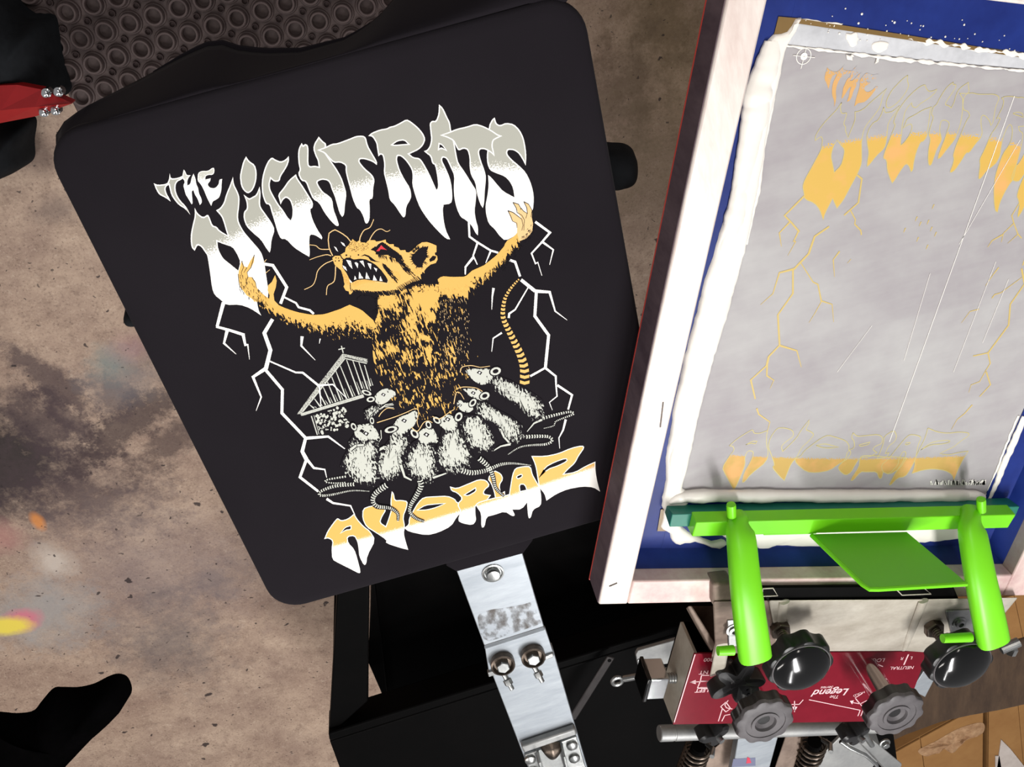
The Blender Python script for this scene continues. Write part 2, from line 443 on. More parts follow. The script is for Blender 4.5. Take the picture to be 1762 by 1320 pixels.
# ribbed neckline along the rim
neck = [q + Vector((0, 0, .001)) for q in B[10:26]]
obj('neck_rib', tube(neck, [.0004 + .003 * math.sin(math.pi * (i + .2) / (len(neck) - .6)) for i in range(len(neck))], 8), M['cloth'], shirt, smooth=True)
def blob(outline, zb, zt, rings=7, folds=0.0, fs=30.0, center=None, power=.5, seed=0.0):
    """puffed cloth over an outline of points (x, y); closed below"""
    n = len(outline); c = center or Vector((sum(p.x for p in outline) / n, sum(p.y for p in outline) / n, 0))
    V, Fc = [], []
    for k in range(rings):
        w = 1 - k / rings
        for p in outline:
            q = Vector((c.x + (p.x - c.x) * w, c.y + (p.y - c.y) * w, 0))
            h = (1 - w ** 2.2) ** power
            z = zb + (zt - zb) * h
            z += folds * h * noise.noise(Vector((q.x * fs, q.y * fs * .45, seed)))
            q.z = z; V.append(q)
    V.append(Vector((c.x, c.y, zt + folds * noise.noise(Vector((c.x * fs, c.y * fs * .45, seed))))))
    top = len(V) - 1
    for k in range(rings - 1):
        for i in range(n): Fc.append([k * n + i, k * n + (i + 1) % n, (k + 1) * n + (i + 1) % n, (k + 1) * n + i])
    for i in range(n): Fc.append([(rings - 1) * n + i, (rings - 1) * n + (i + 1) % n, top])
    Fc.append(list(range(n - 1, -1, -1)))
    return V, Fc
def loop(pxs, dz, n=48):
    """closed smooth outline through pixels at height dz"""
    pts = [P(x, y, dz) for x, y in pxs]; m = len(pts); out = []
    for i in range(n):
        s = m * i / n; j = int(s); t = s - j
        p0, p1, p2, p3 = pts[(j - 1) % m], pts[j % m], pts[(j + 1) % m], pts[(j + 2) % m]
        out.append(0.5 * ((2 * p1) + (p2 - p0) * t + (2 * p0 - 5 * p1 + 4 * p2 - p3) * t * t + (3 * p1 - p0 - 3 * p2 + p3) * t ** 3))
    return out
obj('sleeve', blob(loop([(1035, 256), (1062, 253), (1085, 256), (1099, 270), (1101, 300), (1094, 320), (1076, 330), (1050, 332), (1030, 300)], -.05), PZ - .065, PZ - .035, 6, .004, 40), M['cloth_dark'], shirt, smooth=True, auto=80)
obj('sleeve', blob(loop([(222, 532), (213, 537), (210, 548), (213, 558), (224, 563), (245, 560), (250, 540)], -.04), PZ - .05, PZ - .03, 5, .002, 40), M['cloth_dark'], shirt, smooth=True, auto=80)

# ------------------------------------------------------------------ ink
def flat_ink(name, c, rough=.55):
    t = NT(name); n = t.noise(t.coord('UV'), 700, 2.0); t.bump(n, .15, .0003)
    return t.set(t.mix(t.ramp(n, .3, .7), c, tuple(min(1, v * 1.05) for v in c[:3]) + (1,)), rough, 0, .3)
BLACK = srgb(33, 30, 34)
I = {}
I['white'] = flat_ink('white_print', srgb(244, 242, 236))
I['grey'] = flat_ink('grey_print', srgb(184, 184, 172))
I['ratgrey'] = flat_ink('pale_grey_print', srgb(196, 198, 188))
I['yellow'] = flat_ink('yellow_print', srgb(222, 175, 90))
I['cream'] = flat_ink('cream_print', srgb(222, 186, 128))
I['red'] = flat_ink('red_print', srgb(206, 32, 48))
I['black'] = M['cloth']
def quadfit(pts):
    X = np.array([[1, p.x - SR.x, (p.x - SR.x) ** 2] for p in pts]); Y = np.array([p.y - SR.y for p in pts])
    return [float(v) for v in np.linalg.lstsq(X, Y, rcond=None)[0]]
QT = quadfit([P(x, y) for x, y in ((355, 437), (410, 397), (437, 390), (480, 372), (520, 350), (580, 327), (610, 316), (670, 302), (730, 294), (815, 284), (870, 290))])
QA = quadfit([P(x, y) for x, y in ((576, 939), (627, 927), (665, 915), (735, 899), (786, 879), (850, 860), (913, 842), (977, 823), (1021, 802))])
def fade_ink(name, q, above, below, soft, gs=950.0):
    """ink that breaks up from one colour to another across a curved line of the print"""
    t = NT(name); uv = t.coord('UV')
    s = t.node('ShaderNodeSeparateXYZ'); t.link(uv, s.inputs[0])
    x, y = s.outputs[0], s.outputs[1]
    yb = t.math('ADD', t.math('ADD', t.math('MULTIPLY', x, q[1]), q[0]), t.math('MULTIPLY', t.math('MULTIPLY', x, x), q[2]))
    d = t.math('SUBTRACT', y, yb)
    n = t.noise(uv, gs, 1.0, .5)
    f = t.ramp(t.math('ADD', t.math('DIVIDE', d, soft), t.math('MULTIPLY', t.math('SUBTRACT', n, .5), 3.2)), -.15, .15)
    return t.set(t.mix(f, below, above), .55, 0, .3)
I['title_small'] = fade_ink('small_title_print', quadfit([P(270, 327), P(300, 322), P(330, 318), P(360, 313), P(385, 310)])[:2] + [0.0], srgb(196, 196, 186), srgb(244, 242, 236), .006)
I['title'] = fade_ink('title_print', QT, srgb(168, 168, 157), srgb(244, 242, 236), .008)
I['subtitle'] = fade_ink('subtitle_print', QA, srgb(222, 174, 86), srgb(244, 242, 236), .0045, 1500)
def fur_ink(name, c, ang, sx, sy, blotch=.35):
    """broken brush-stroke print whose coverage follows the stroke density of the drawing"""
    t = NT(name); uv = t.coord('UV')
    v = t.mapping(uv, scale=(sx, sy, 1), rot=(0, 0, math.radians(ang)))
    n = t.noise(v, 1.0, 2.0, .6, .6)
    b = t.noise(uv, 75, 2.0)
    a = t.node('ShaderNodeAttribute'); a.attribute_name = 'dens'
    thr = t.math('ADD', a.outputs['Fac'], t.math('MULTIPLY', t.math('SUBTRACT', b, .5), blotch * 2.4))
    thr = t.math('ADD', t.math('MULTIPLY', thr, .46), .27)
    f = t.ramp(t.math('SUBTRACT', thr, n), -.012, .012)
    t.link(f, t.b.inputs['Alpha'])
    return t.set(c, .6, 0, .25)
I['fur'] = fur_ink('yellow_fur_print', srgb(222, 174, 86), 8, 560, 130, .62)
I['arm_fur'] = fur_ink('yellow_arm_print', srgb(222, 174, 86), -25, 620, 210, .15)
I['dots'] = fur_ink('yellow_dot_print', srgb(222, 174, 86), 0, 1000, 1000, .1)
I['rat_fur'] = fur_ink('grey_fur_print', srgb(196, 198, 188), 5, 640, 210, .22)
I['grain'] = fur_ink('grey_grain_print', srgb(190, 191, 182), 5, 1300, 1300, .1)

class Ink:
    """one printed motif: flat film of ink lying on the shirt (or stencil image on the screen)"""
    def __init__(self, place=None, lift=.0005):
        self.v, self.f, self.m, self.uv, self.d = [], [], [], [], []; self.mats = []; self.k = 0
        self.place = place; self.lift = lift
    def mi(self, m):
        if m not in self.mats: self.mats.append(m)
        return self.mats.index(m)
    def put(self, px, py, lift):
        w = P(px, py, 0.0); x, y = w.x - SR.x, w.y - SR.y
        self.uv.append((x, y))
        if self.place is None: self.v.append(Vector((w.x, w.y, PZ + lift)))
        else: self.v.append(self.place(x, y, lift))
    def poly(self, pts, mat, holes=(), dens=1.0):
        self.k += 1; lift = self.lift + self.k * 4.0e-7
        loops = [list(pts)] + [list(h) for h in holes]
        b = len(self.v); flat = []
        for L in loops: flat += L
        for x, y in flat: self.put(x, y, lift); self.d.append(dens)
        tris = tessellate_polygon([[Vector((x, y, 0)) for x, y in L] for L in loops])
        for t in tris:
            if len(set(t)) == 3:
                self.f.append([b + i for i in t]); self.m.append(self.mi(mat))
    def strip(self, A, B, mat, dA, dB, n=24, rows=6, power=1.0):
        self.k += 1; lift = self.lift + self.k * 4.0e-7
        A = resample([(x, y, 0) for x, y in A], n); B = resample([(x, y, 0) for x, y in B], n); b = len(self.v)
        for r in range(rows + 1):
            w = r / rows
            for a, c in zip(A, B):
                q = a.lerp(c, w); self.put(q.x, q.y, lift); self.d.append(dA + (dB - dA) * w ** power)
        for r in range(rows):
            for i in range(n - 1):
                self.f.append([b + r * n + i, b + r * n + i + 1, b + (r + 1) * n + i + 1, b + (r + 1) * n + i]); self.m.append(self.mi(mat))
    def grid(self, rows, mat, n=14):
        """rows: list of (y, [(x, dens), ...])"""
        self.k += 1; lift = self.lift + self.k * 4.0e-7; b = len(self.v)
        for r in rows:
            q = resample([(x, y, d * 1e-3) for (x, y, d) in r], n)
            for p in q: self.put(p.x, p.y, lift); self.d.append(p.z * 1e3)
        for r in range(len(rows) - 1):
            for i in range(n - 1):
                self.f.append([b + r * n + i, b + r * n + i + 1, b + (r + 1) * n + i + 1, b + (r + 1) * n + i]); self.m.append(self.mi(mat))
    def fan(self, c, outline, mat, dc, de, rings=4):
        self.k += 1; lift = self.lift + self.k * 4.0e-7; b = len(self.v); n = len(outline)
        self.put(c[0], c[1], lift); self.d.append(dc)
        for k in range(1, rings + 1):
            w = k / rings
            for x, y in outline:
                self.put(c[0] + (x - c[0]) * w, c[1] + (y - c[1]) * w, lift); self.d.append(dc + (de - dc) * w ** 1.6)
        for i in range(n):
            self.f.append([b, b + 1 + i, b + 1 + (i + 1) % n]); self.m.append(self.mi(mat))
        for k in range(rings - 1):
            for i in range(n):
                o1 = b + 1 + k * n; o2 = o1 + n
                self.f.append([o1 + i, o1 + (i + 1) % n, o2 + (i + 1) % n, o2 + i]); self.m.append(self.mi(mat))
    def line(self, pts, w, mat, w1=None):
        """brush line through points, w wide at the start, w1 at the end (pixels)"""
        pts = [Vector((x, y, 0)) for x, y in pts]; m = len(pts)
        if w1 is None: w1 = w
        Lf, Rt = [], []
        for i, p in enumerate(pts):
            a = (p - pts[i - 1]).normalized() if i > 0 else (pts[1] - p).normalized()
            c = (pts[i + 1] - p).normalized() if i < m - 1 else a
            t = (a + c)
            t = t.normalized() if t.length > 1e-4 else a
            nn = Vector((-t.y, t.x, 0)); kk = 1 / max(.55, nn.dot(Vector((-a.y, a.x, 0))))
            ww = (w + (w1 - w) * i / (m - 1)) / 2 * kk
            Lf.append((p + nn * ww)); Rt.append((p - nn * ww))
        self.k += 1; lift = self.lift + self.k * 4.0e-7; b = len(self.v)
        for q in Lf + Rt: self.put(q.x, q.y, lift); self.d.append(1.0)
        for i in range(m - 1):
            self.f.append([b + i, b + i + 1, b + m + i + 1, b + m + i]); self.m.append(self.mi(mat))
    def tail(self, pts, w0, w1, mat, seg, gap, back=None):
        """ringed tail: separate bands along a smooth path"""
        path = smoothpath([(x, y, 0) for x, y in pts], 160); path = resample(path, 300)
        L = sum((b - a).length for a, b in zip(path, path[1:])); step = L / 299
        if back is not None:
            self.line([(p.x, p.y) for p in path[::6]], w0 + 3, back, w1 + 2)
        i = 0.0
        while i < 298:
            fr = i / 299; w = w0 + (w1 - w0) * fr
            s = seg * (w / max(w0, w1)) ** .5; g = gap * (w / max(w0, w1)) ** .5
            a = path[int(i)]; j = min(299, int(i + max(1, s / step))); b = path[j]
            t = (b - a)
            if t.length > 1e-6:
                t.normalize(); nn = Vector((-t.y, t.x, 0)) * w / 2; bow = t * w * .14
                self.poly([(a.x + nn.x, a.y + nn.y), (a.x + bow.x, a.y + bow.y), (a.x - nn.x, a.y - nn.y), (b.x - nn.x, b.y - nn.y), (b.x + bow.x, b.y + bow.y), (b.x + nn.x, b.y + nn.y)], mat)
            i += max(1.5, (s + g) / step)
    def build(self, name, parent):
        off = origin(parent)
        me = bpy.data.meshes.new(name); me.from_pydata([tuple(q - off) for q in self.v], [], self.f)
        for m in self.mats: me.materials.append(m)
        for p, i in zip(me.polygons, self.m): p.material_index = i
        u = me.uv_layers.new(name='UVMap')
        for l in me.loops: u.data[l.index].uv = self.uv[l.vertex_index]
        at = me.attributes.new('dens', 'FLOAT', 'POINT'); at.data.foreach_set('value', self.d)
        me.update()
        bm = bmesh.new(); bm.from_mesh(me)
        for f in bm.faces:
            f.normal_update()
            if f.normal.z < 0: f.normal_flip()
        bm.to_mesh(me); bm.free()
        o = bpy.data.objects.new(name, me); COL.objects.link(o); o.parent = parent
        return o
def zc(x0, y0, s, pts): return [(x0 + x / s, y0 + y / s) for x, y in pts]
def inset(pts, d):
    """outline moved inwards by d pixels"""
    n = len(pts); ar = sum(pts[i][0] * pts[(i + 1) % n][1] - pts[(i + 1) % n][0] * pts[i][1] for i in range(n)); sg = 1 if ar > 0 else -1
    out = []
    for i in range(n):
        p, a, c = Vector(pts[i]), Vector(pts[i - 1]), Vector(pts[(i + 1) % n])
        e1, e2 = p - a, c - p
        if e1.length < 1e-6 or e2.length < 1e-6: out.append((p.x, p.y)); continue
        e1.normalize(); e2.normalize()
        n1, n2 = Vector((-e1.y, e1.x)) * sg, Vector((-e2.y, e2.x)) * sg
        b = n1 + n2
        if b.length < .3: out.append((p.x + (n1.x - e1.x * sg * 0) * 0 + (e2 - e1).x * d * .9, p.y + (e2 - e1).y * d * .9)); continue
        b.normalize(); k = d / max(.42, b.dot(n1)); out.append((p.x + b.x * k, p.y + b.y * k))
    return out
def rounded(pts, it=1):
    """corner-cut outline, keeps sharp tips"""
    for _ in range(it):
        n = len(pts); out = []
        for i in range(n):
            a, p, c = Vector(pts[i - 1]), Vector(pts[i]), Vector(pts[(i + 1) % n])
            e1, e2 = (p - a), (c - p)
            if e1.length < 1e-6 or e2.length < 1e-6: continue
            ang = e1.angle(e2)
            if ang > math.radians(100): out.append(tuple(p)); continue
            out.append(tuple(p - e1 * .22)); out.append(tuple(p + e2 * .22))
        pts = out
    return pts
def jag(pts, amp, step, rnd, closed=True):
    """ragged hair edge"""
    out = []; n = len(pts)
    for i in range(n if closed else n - 1):
        a, b = Vector(pts[i]), Vector(pts[(i + 1) % n]); L = (b - a).length; k = max(1, int(L / step)); t = (b - a).normalized() if L > 0 else Vector((1, 0)); nn = Vector((-t.y, t.x))
        for j in range(k):
            q = a.lerp(b, j / k); out.append(tuple(q))
            q = a.lerp(b, (j + .5) / k) + nn * amp * rnd.uniform(.3, 1.0); out.append(tuple(q))
    return out

# ------------------------------------------------------------------ the print, motif by motif (pixel outlines of the printed drawing)
def zA(p): return zc(240, 160, 4.4, p)
def zB(p): return zc(600, 160, 4.4, p)
def zC(p): return zc(340, 360, 4.4, p)
def zD(p): return zc(560, 340, 4.4, p)
def zE(p): return zc(420, 560, 5.0765, p)
def zF(p): return zc(740, 440, 4.7156, p)
def zG(p): return zc(700, 600, 5.0765, p)
def zH(p): return zc(500, 740, 3.1464, p)
def zK(p): return zc(550, 600, 8.2476, p)
def zL(p): return zc(560, 380, 8.009, p)
def zN(p): return zc(560, 690, 5.873, p)
TITLE = [
 # THE
 (zA([(108,683),(140,696),(208,688),(224,655),(229,610),(238,648),(290,643),(330,625),(335,640),(318,655),(290,668),(275,690),(272,730),(285,775),(310,815),(345,850),(365,880),(385,922),(350,880),(300,850),(265,810),(240,770),(228,720),(222,695),(205,705),(196,725),(205,760),(225,795),(237,822),(200,795),(150,770),(128,735)]), []),
 (zA([(322,640),(335,580),(345,590),(358,622),(388,622),(372,640),(362,665),(362,700),(385,690),(395,640),(410,610),(425,650),(430,690),(445,720),(450,760),(470,800),(473,830),(457,848),(440,800),(420,770),(408,735),(395,745),(400,800),(403,835),(395,843),(370,800),(350,770),(340,730),(332,700),(345,670)]), []),
 (zA([(443,605),(470,590),(520,590),(548,568),(566,566),(568,600),(555,620),(520,620),(500,630),(498,655),(540,645),(535,668),(515,690),(530,715),(560,722),(580,715),(600,690),(605,655),(626,650),(622,690),(620,740),(605,790),(580,808),(555,820),(543,855),(530,830),(510,790),(490,740),(470,700),(455,680),(440,665)]), []),
 # N
 (zA([(418,868),(440,912),(482,942),(518,918),(532,945),(553,1003),(585,1012),(605,1040),(668,1078),(655,1040),(640,985),(622,935),(580,888),(610,872),(640,830),(655,770),(685,700),(708,635),(714,690),(745,750),(758,790),(755,860),(745,930),(752,980),(790,1050),(850,1120),(920,1200)]) + zC([(503,390),(515,470),(525,540),(537,620),(530,690),(440,640),(460,760),(482,805),(400,750),(320,722),(215,725),(180,690),(130,650),(110,600),(95,480),(75,350)]) + zA([(500,1210),(470,1165),(440,1150),(418,1195),(395,1170),(388,1120),(390,1060),(405,990),(420,930)]),
  [zA([(590,1125),(640,1145),(705,1165),(740,1220),(765,1280),(748,1345),(680,1290),(630,1250),(595,1180)])]),
 # I
 (zA([(807,480),(830,515),(875,545),(888,600),(885,660),(870,710),(850,745),(820,762),(790,740),(768,700),(760,630),(770,580),(785,520)]), []),
 (zA([(788,768),(830,800),(850,790),(885,770),(910,708),(918,760),(912,830),(918,865),(950,910),(1000,980),(1025,1035),(1000,1110),(993,1190),(985,1208),(960,1175),(920,1110),(860,1060),(810,1010),(788,950),(790,900),(815,875),(810,820)]), []),
 # G
 (zA([(1002,485),(1030,505),(1070,520),(1105,505),(1130,478),(1133,510),(1120,550),(1100,585),(1070,630),(1060,670),(1020,672),(995,650),(985,690),(990,730),(1010,770),(1050,840),(1090,890),(1120,940),(1145,965),(1158,935),(1160,870),(1140,810),(1110,790),(1085,810),(1068,845),(1060,810),(1048,770),(1090,720),(1130,660),(1185,615),(1195,645),(1240,710),(1280,775),(1315,830),(1310,870),(1290,880),(1310,960),(1350,1040),(1385,1090),(1380,1108),(1330,1075),(1290,1070),(1285,1130),(1290,1215),(1285,1240),(1240,1215),(1170,1170),(1110,1105),(1070,1105),(1045,1050),(1025,980),(1000,900),(985,845),(955,840),(930,770),(925,700),(930,640),(945,580),(970,520)]), []),
 # H
 (zA([(1228,378),(1240,398),(1255,385),(1275,395),(1280,430),(1278,540),(1292,556),(1325,550),(1357,557),(1350,510),(1330,470),(1315,420),(1325,380),(1345,350),(1357,330),(1385,362),(1418,387),(1400,440),(1440,500),(1490,570),(1530,640),(1550,700),(1568,760),(1555,850),(1550,920),(1535,938),(1515,910),(1495,840),(1478,780),(1452,720),(1445,690),(1425,662),(1380,655),(1345,672),(1358,705),(1390,750),(1430,775),(1460,805),(1468,880),(1495,950),(1512,1005),(1490,1008),(1450,970),(1400,905),(1360,830),(1315,805),(1285,740),(1260,672),(1225,665),(1200,610),(1215,580),(1205,540),(1200,470),(1205,420)]), []),
 # T
 (zA([(1345,432),(1410,408),(1455,385),(1500,380),(1580,350),(1640,325),(1690,322)]) + zB([(130,335),(145,400),(180,460),(215,520),(213,545),(180,520),(120,500),(85,500),(80,520),(120,570),(180,620),(197,660),(185,720),(183,800),(155,805),(160,880),(158,960),(140,990),(125,985),(110,930),(85,885),(60,870),(30,800),(10,720),(-10,650)]) + zA([(1560,590),(1562,548),(1520,525),(1470,530),(1430,490),(1400,455)]), []),
 # R
 (zB([(148,325),(175,300),(240,275),(290,268),(310,255),(345,248),(390,225),(437,198),(470,215),(520,255),(560,300),(582,348),(565,395),(530,430),(460,462),(490,487),(535,492),(560,520),(610,610),(645,690),(665,735),(720,845),(712,880),(718,960),(735,1040),(768,1108),(740,1105),(680,1050),(600,960),(540,870),(505,780),(480,690),(485,630),(478,580),(440,520),(400,480),(370,475),(365,510),(385,580),(420,650),(465,720),(475,780),(465,810),(435,860),(430,930),(415,945),(395,920),(350,850),(310,810),(300,740),(280,660),(265,600),(270,540),(258,470),(240,465),(225,480),(215,420),(210,380),(180,330)]),
  [zB([(335,390),(370,365),(420,358),(448,385),(400,388),(350,393)])]),
 # A
 (zB([(683,85),(715,115),(742,175),(768,225),(775,285),(795,350),(808,420),(818,480),(830,530),(880,600),(935,690),(967,740),(962,820),(952,890),(962,960),(980,1020),(978,1078),(960,1060),(930,1000),(885,960),(848,940),(820,880),(800,800),(795,720),(800,625),(770,560),(740,495),(712,487),(705,510),(735,570),(765,640),(780,710),(785,795),(775,838),(700,848),(660,740),(678,715),(672,640),(655,545),(632,535),(620,480),(590,458),(570,440),(595,430),(615,400),(625,350),(618,290),(612,230),(630,210),(660,212),(680,160)]),
  [zB([(688,388),(706,395),(732,428),(702,410),(685,420)])]),
 # S
 (zB([(1105,185),(1118,230),(1145,245),(1190,225),(1250,235),(1295,280),(1325,340),(1340,420),(1345,480),(1340,550),(1325,520),(1290,460),(1250,432),(1205,430),(1198,460),(1230,500),(1290,550),(1340,600),(1375,670),(1395,740),(1402,800),(1395,890),(1330,1020),(1270,1075),(1185,1120),(1140,1080),(1105,1030),(1060,990),(1040,920),(1035,850),(1050,780),(1060,700),(1055,620),(1080,640),(1130,700),(1170,745),(1255,790),(1245,720),(1220,670),(1180,630),(1110,605),(1070,585),(1050,540),(1045,480),(1050,430),(1060,350),(1060,250),(1085,200)]), []),
 # T
 (zB([(690,320),(760,295),(820,270),(890,255),(960,232),(1020,250),(1080,280),(1130,315),(1163,325),(1120,345),(1095,360),(1088,400),(1098,440),(1105,480),(1075,450),(1030,425),(995,425),(985,450),(1000,510),(1030,590),(1040,640),(1030,740),(1025,840),(1015,870),(995,840),(970,760),(960,680),(925,620),(915,560),(915,490),(900,430),(870,420),(830,438),(810,400),(790,360),(740,335)]), []),
]
SUBT = [
 (zH([(182,590),(200,545),(240,490),(255,475),(275,490),(310,480),(345,452),(360,480),(395,520),(430,545),(460,595),(415,680),(410,725),(397,732),(372,685),(368,640),(362,605),(345,572),(308,578),(312,610),(345,645),(360,690),(380,770),(370,776),(320,750),(260,720),(225,700),(222,640),(228,600),(205,585)]), [zH([(273,556),(298,527),(325,520),(326,536),(300,538)])]),
 (zH([(390,425),(430,410),(490,405),(520,430),(495,470),(485,500),(515,520),(530,480),(545,430),(540,390),(548,330),(560,345),(565,380),(600,378),(635,385),(630,420),(610,470),(620,520),(612,560),(625,610),(637,648),(600,640),(515,612),(520,595),(460,555),(410,525),(388,480)]), []),
 (zH([(690,390),(720,362),(780,358),(850,355),(890,372),(900,390),(930,400),(930,440),(900,470),(870,520),(800,555),(735,570),(640,550),(615,530),(640,510),(640,480),(660,440)]), [zH([(690,432),(730,408),(790,402),(832,398),(790,416),(740,430)])]),
 (zH([(862,305),(900,315),(960,290),(1020,265),(1060,270),(1080,300),(1050,325),(1045,345),(1085,352),(1060,385),(1000,405),(1000,450),(1005,490),(985,515),(930,505),(905,490),(920,440),(900,400),(930,370),(900,340),(870,330)]), [zH([(945,350),(1000,316),(1002,330),(960,354)])]),
 (zH([(1065,262),(1100,215),(1140,235),(1152,265),(1130,300),(1140,340),(1160,330),(1162,358),(1110,380),(1100,330),(1085,290)]), []),
 (zH([(1000,395),(1090,368),(1150,358),(1200,340),(1290,320),(1290,380),(1250,430),(1200,430),(1216,462),(1200,467),(1160,440),(1100,460),(1060,470),(1050,525),(1032,528),(1032,450),(1010,420)]), []),
 (zH([(1190,300),(1200,240),(1215,205),(1260,195),(1300,195),(1310,240),(1330,275),(1350,310),(1358,370),(1355,410),(1312,430),(1300,475),(1287,478),(1280,400),(1282,340),(1267,295),(1240,295),(1245,340),(1265,370),(1245,430),(1195,430),(1160,400),(1180,365)]), [zH([(1224,252),(1250,240),(1253,250),(1230,263)])]),
 (zH([(1303,140),(1380,140),(1450,125),(1520,95),(1580,82),(1592,95),(1560,140),(1540,180),(1500,215),(1480,237),(1540,227),(1600,192),(1650,170),(1650,220),(1660,280),(1675,333),(1640,310),(1580,305),(1500,320),(1440,345),(1385,382),(1375,345),(1345,310),(1335,250),(1325,190)]), [zH([(1346,256),(1390,210),(1450,190),(1496,166),(1490,154),(1430,175),(1380,202)])]),
]
# lightning: (points, width at start, width at end)
BOLTS = [
 (zC([(197,705),(148,887)]), 6.5, 5), (zC([(140,888),(240,915),(355,952)]), 4, 5), (zC([(225,915),(200,1015),(292,1097)]), 6, .8), (zC([(345,950),(362,1028),(380,1026),(393,1137)]), 5.5, .8),
 (zC([(505,414),(570,425),(675,590),(628,715)]), 5, 5), (zC([(655,665),(745,710),(765,742),(850,765),(880,792)]), 3, 4),
 (zC([(568,832),(505,937)]) + zE([(230,215),(190,380)]), 6, 7), (zE([(190,375),(78,450),(150,625),(105,745)]), 6.5, .8),
 (zE([(183,382),(335,560),(330,765),(538,983)]), 5, 5), (zE([(535,985),(735,970),(880,1077)]), 5.5, 1.6), (zE([(215,308),(450,410),(512,412),(655,528)]), 2.4, 4), (zE([(650,524),(775,515),(902,642)]), 3.6, .8), (zE([(655,520),(668,640),(672,725)]), 3, .7),
 (zE([(540,975),(508,1100),(545,1170)]), 5, 7), (zE([(545,1165),(610,1245),(705,1258),(722,1330)]), 5, 1), (zE([(545,1170),(488,1325)]) + zH([(150,332)]), 5, 4), (zH([(195,372),(230,395),(325,410),(347,458)]), 4.5, 1.5),
 (zE([(507,95),(500,178),(622,303)]), 5.5, .8), (zE([(665,115),(657,158)]), 2, .8),
 (zD([(1085,185),(1090,295),(1150,338),(1250,400),(1307,417)]), 3.4, 3.4), (zD([(1152,340),(1118,440),(1150,507)]), 3.6, 1.6), (zD([(1122,448),(1060,525),(1058,582)]), 4.5, 2), (zD([(1252,402),(1213,495)]), 3.4, 1.2),
 (zD([(1588,183),(1700,265),(1640,335),(1560,422),(1590,500),(1608,490),(1638,590)]), 4.5, 1), (zD([(1642,335),(1725,395),(1697,508)]), 4, 1),
 (zF([(645,35),(690,50),(730,168)]), 4.5, 4), (zF([(738,195),(852,287)]), 5.5, 6), (zF([(850,287),(970,295),(1015,450),(1112,522)]), 6, .8), (zF([(862,290),(850,490),(962,645),(935,912)]), 5, 5), (zF([(937,908),(812,978)]), 3.5, 3.5), (zF([(935,910),(1020,978),(1022,1050),(1030,1140),(968,1190),(992,1252)]), 4, .8), (zF([(1032,1050),(1152,1130),(1120,1248)]), 4, 3),
 (zG([(1388,618),(1365,710),(1328,780),(1335,872)]), 4, .8), (zF([(797,255),(690,437),(642,470),(638,505)]), 2, 4), (zF([(582,625),(512,670),(500,778)]), 3.2, 1), (zF([(515,262),(505,330),(500,437)]), 4.5, .8),
]
rnd = random.Random(11)
tt = Ink(lift=.00015)
for ti, (o_, hs) in enumerate(TITLE):
    tt.poly(rounded(o_), I['white'], [rounded(h) for h in hs])
    big = max(p[1] for p in o_) - min(p[1] for p in o_) > 68 or ti > 2
    tt.poly(rounded(inset(o_, 2.1 if big else 1.3)), I['title' if big else 'title_small'], [rounded(inset(h, -2.0)) for h in hs])
tag(tt.build('title_lettering', shirt), 'jagged grey and white lettering reading THE NIGHT RATS')
for side in (0, 1):
    lt = Ink(lift=.00019)
    for pts, a, b in BOLTS:
        if (pts[0][0] > 700) == bool(side): lt.line(pts, a, I['white'], b)
    tag(lt.build('lightning_print', shirt), ('white lightning bolts left of the rat', 'white lightning bolts right of the rat')[side])
st = Ink(lift=.00021)
for o_, hs in SUBT:
    st.poly(rounded(o_), I['white'], [rounded(h) for h in hs])
    st.poly(rounded(inset(o_, 1.5)), I['subtitle'], [rounded(inset(h, -1.4)) for h in hs])
tag(st.build('subtitle_lettering', shirt), 'yellow and white lettering reading AVORIAZ')

# chapel behind the rats
ch = Ink(lift=.00017)
ch.poly(zE([(462,775),(640,530),(860,245),(1078,293),(1078,325),(885,275),(690,530),(500,772)]), I['grain'], dens=.62)
ch.line(zE([(515,752),(882,288),(1072,332)]), 1.6, I['ratgrey'])
ch.poly(zE([(492,772),(1040,602),(1050,628),(500,790)]), I['grain'], dens=.75)
ch.line(zE([(500,770),(1040,604)]), 1.2, I['ratgrey']); ch.line(zE([(510,786),(1040,626)]), 1.0, I['ratgrey'])
for a, b in (((1052,345),(1105,530)),((1002,322),(1085,575)),((950,308),(1048,592)),((895,300),(1005,605)),((840,352),(950,622)),((802,398),(895,640)),((765,448),(845,655)),((728,492),(800,668)),((692,540),(755,682)),((655,588),(712,695)),((615,640),(665,708)),((572,692),(612,724))):
    ch.line(zE([a, b]), 1.3, I['ratgrey'], 2.6)
    q = ((a[0] * .35 + b[0] * .65) + 17, a[1] * .35 + b[1] * .65 - 5)
    ch.line(zE([q, (b[0] + 20, b[1] - 6)]), .5, I['ratgrey'], 1.3)
ch.line(zE([(850,178),(866,240)]), 1.8, I['ratgrey']); ch.line(zE([(823,210),(880,198)]), 1.8, I['ratgrey'])
for _ in range(210):
    u, v = rnd.random(), rnd.random()
    a = Vector((590 + (872 - 590) * u, 792 + (700 - 792) * u)); b = Vector((640 + (930 - 640) * u, 955 + (878 - 955) * u)); q = a.lerp(b, v)
    if u < .1 or .47 < u < .5: continue
    r = rnd.choice((4, 6, 8, 11, 14)); nn = 7
    ch.poly(zE([(q.x + r * math.cos(6.283 * k / nn) * rnd.uniform(.8, 1.1), q.y + r * math.sin(6.283 * k / nn) * rnd.uniform(.8, 1.1)) for k in range(nn)]), I['ratgrey'])
    ch.poly(zE([(q.x + (r + 1) * math.cos(6.283 * k / nn), q.y + (r + 1) * math.sin(6.283 * k / nn)) for k in range(nn)]), I['black']) if rnd.random() < .25 else None
ch.line(zE([(588,790),(640,955)]), 2.0, I['grain']); ch.line(zE([(610,785),(655,950)]), 1.0, I['ratgrey'])
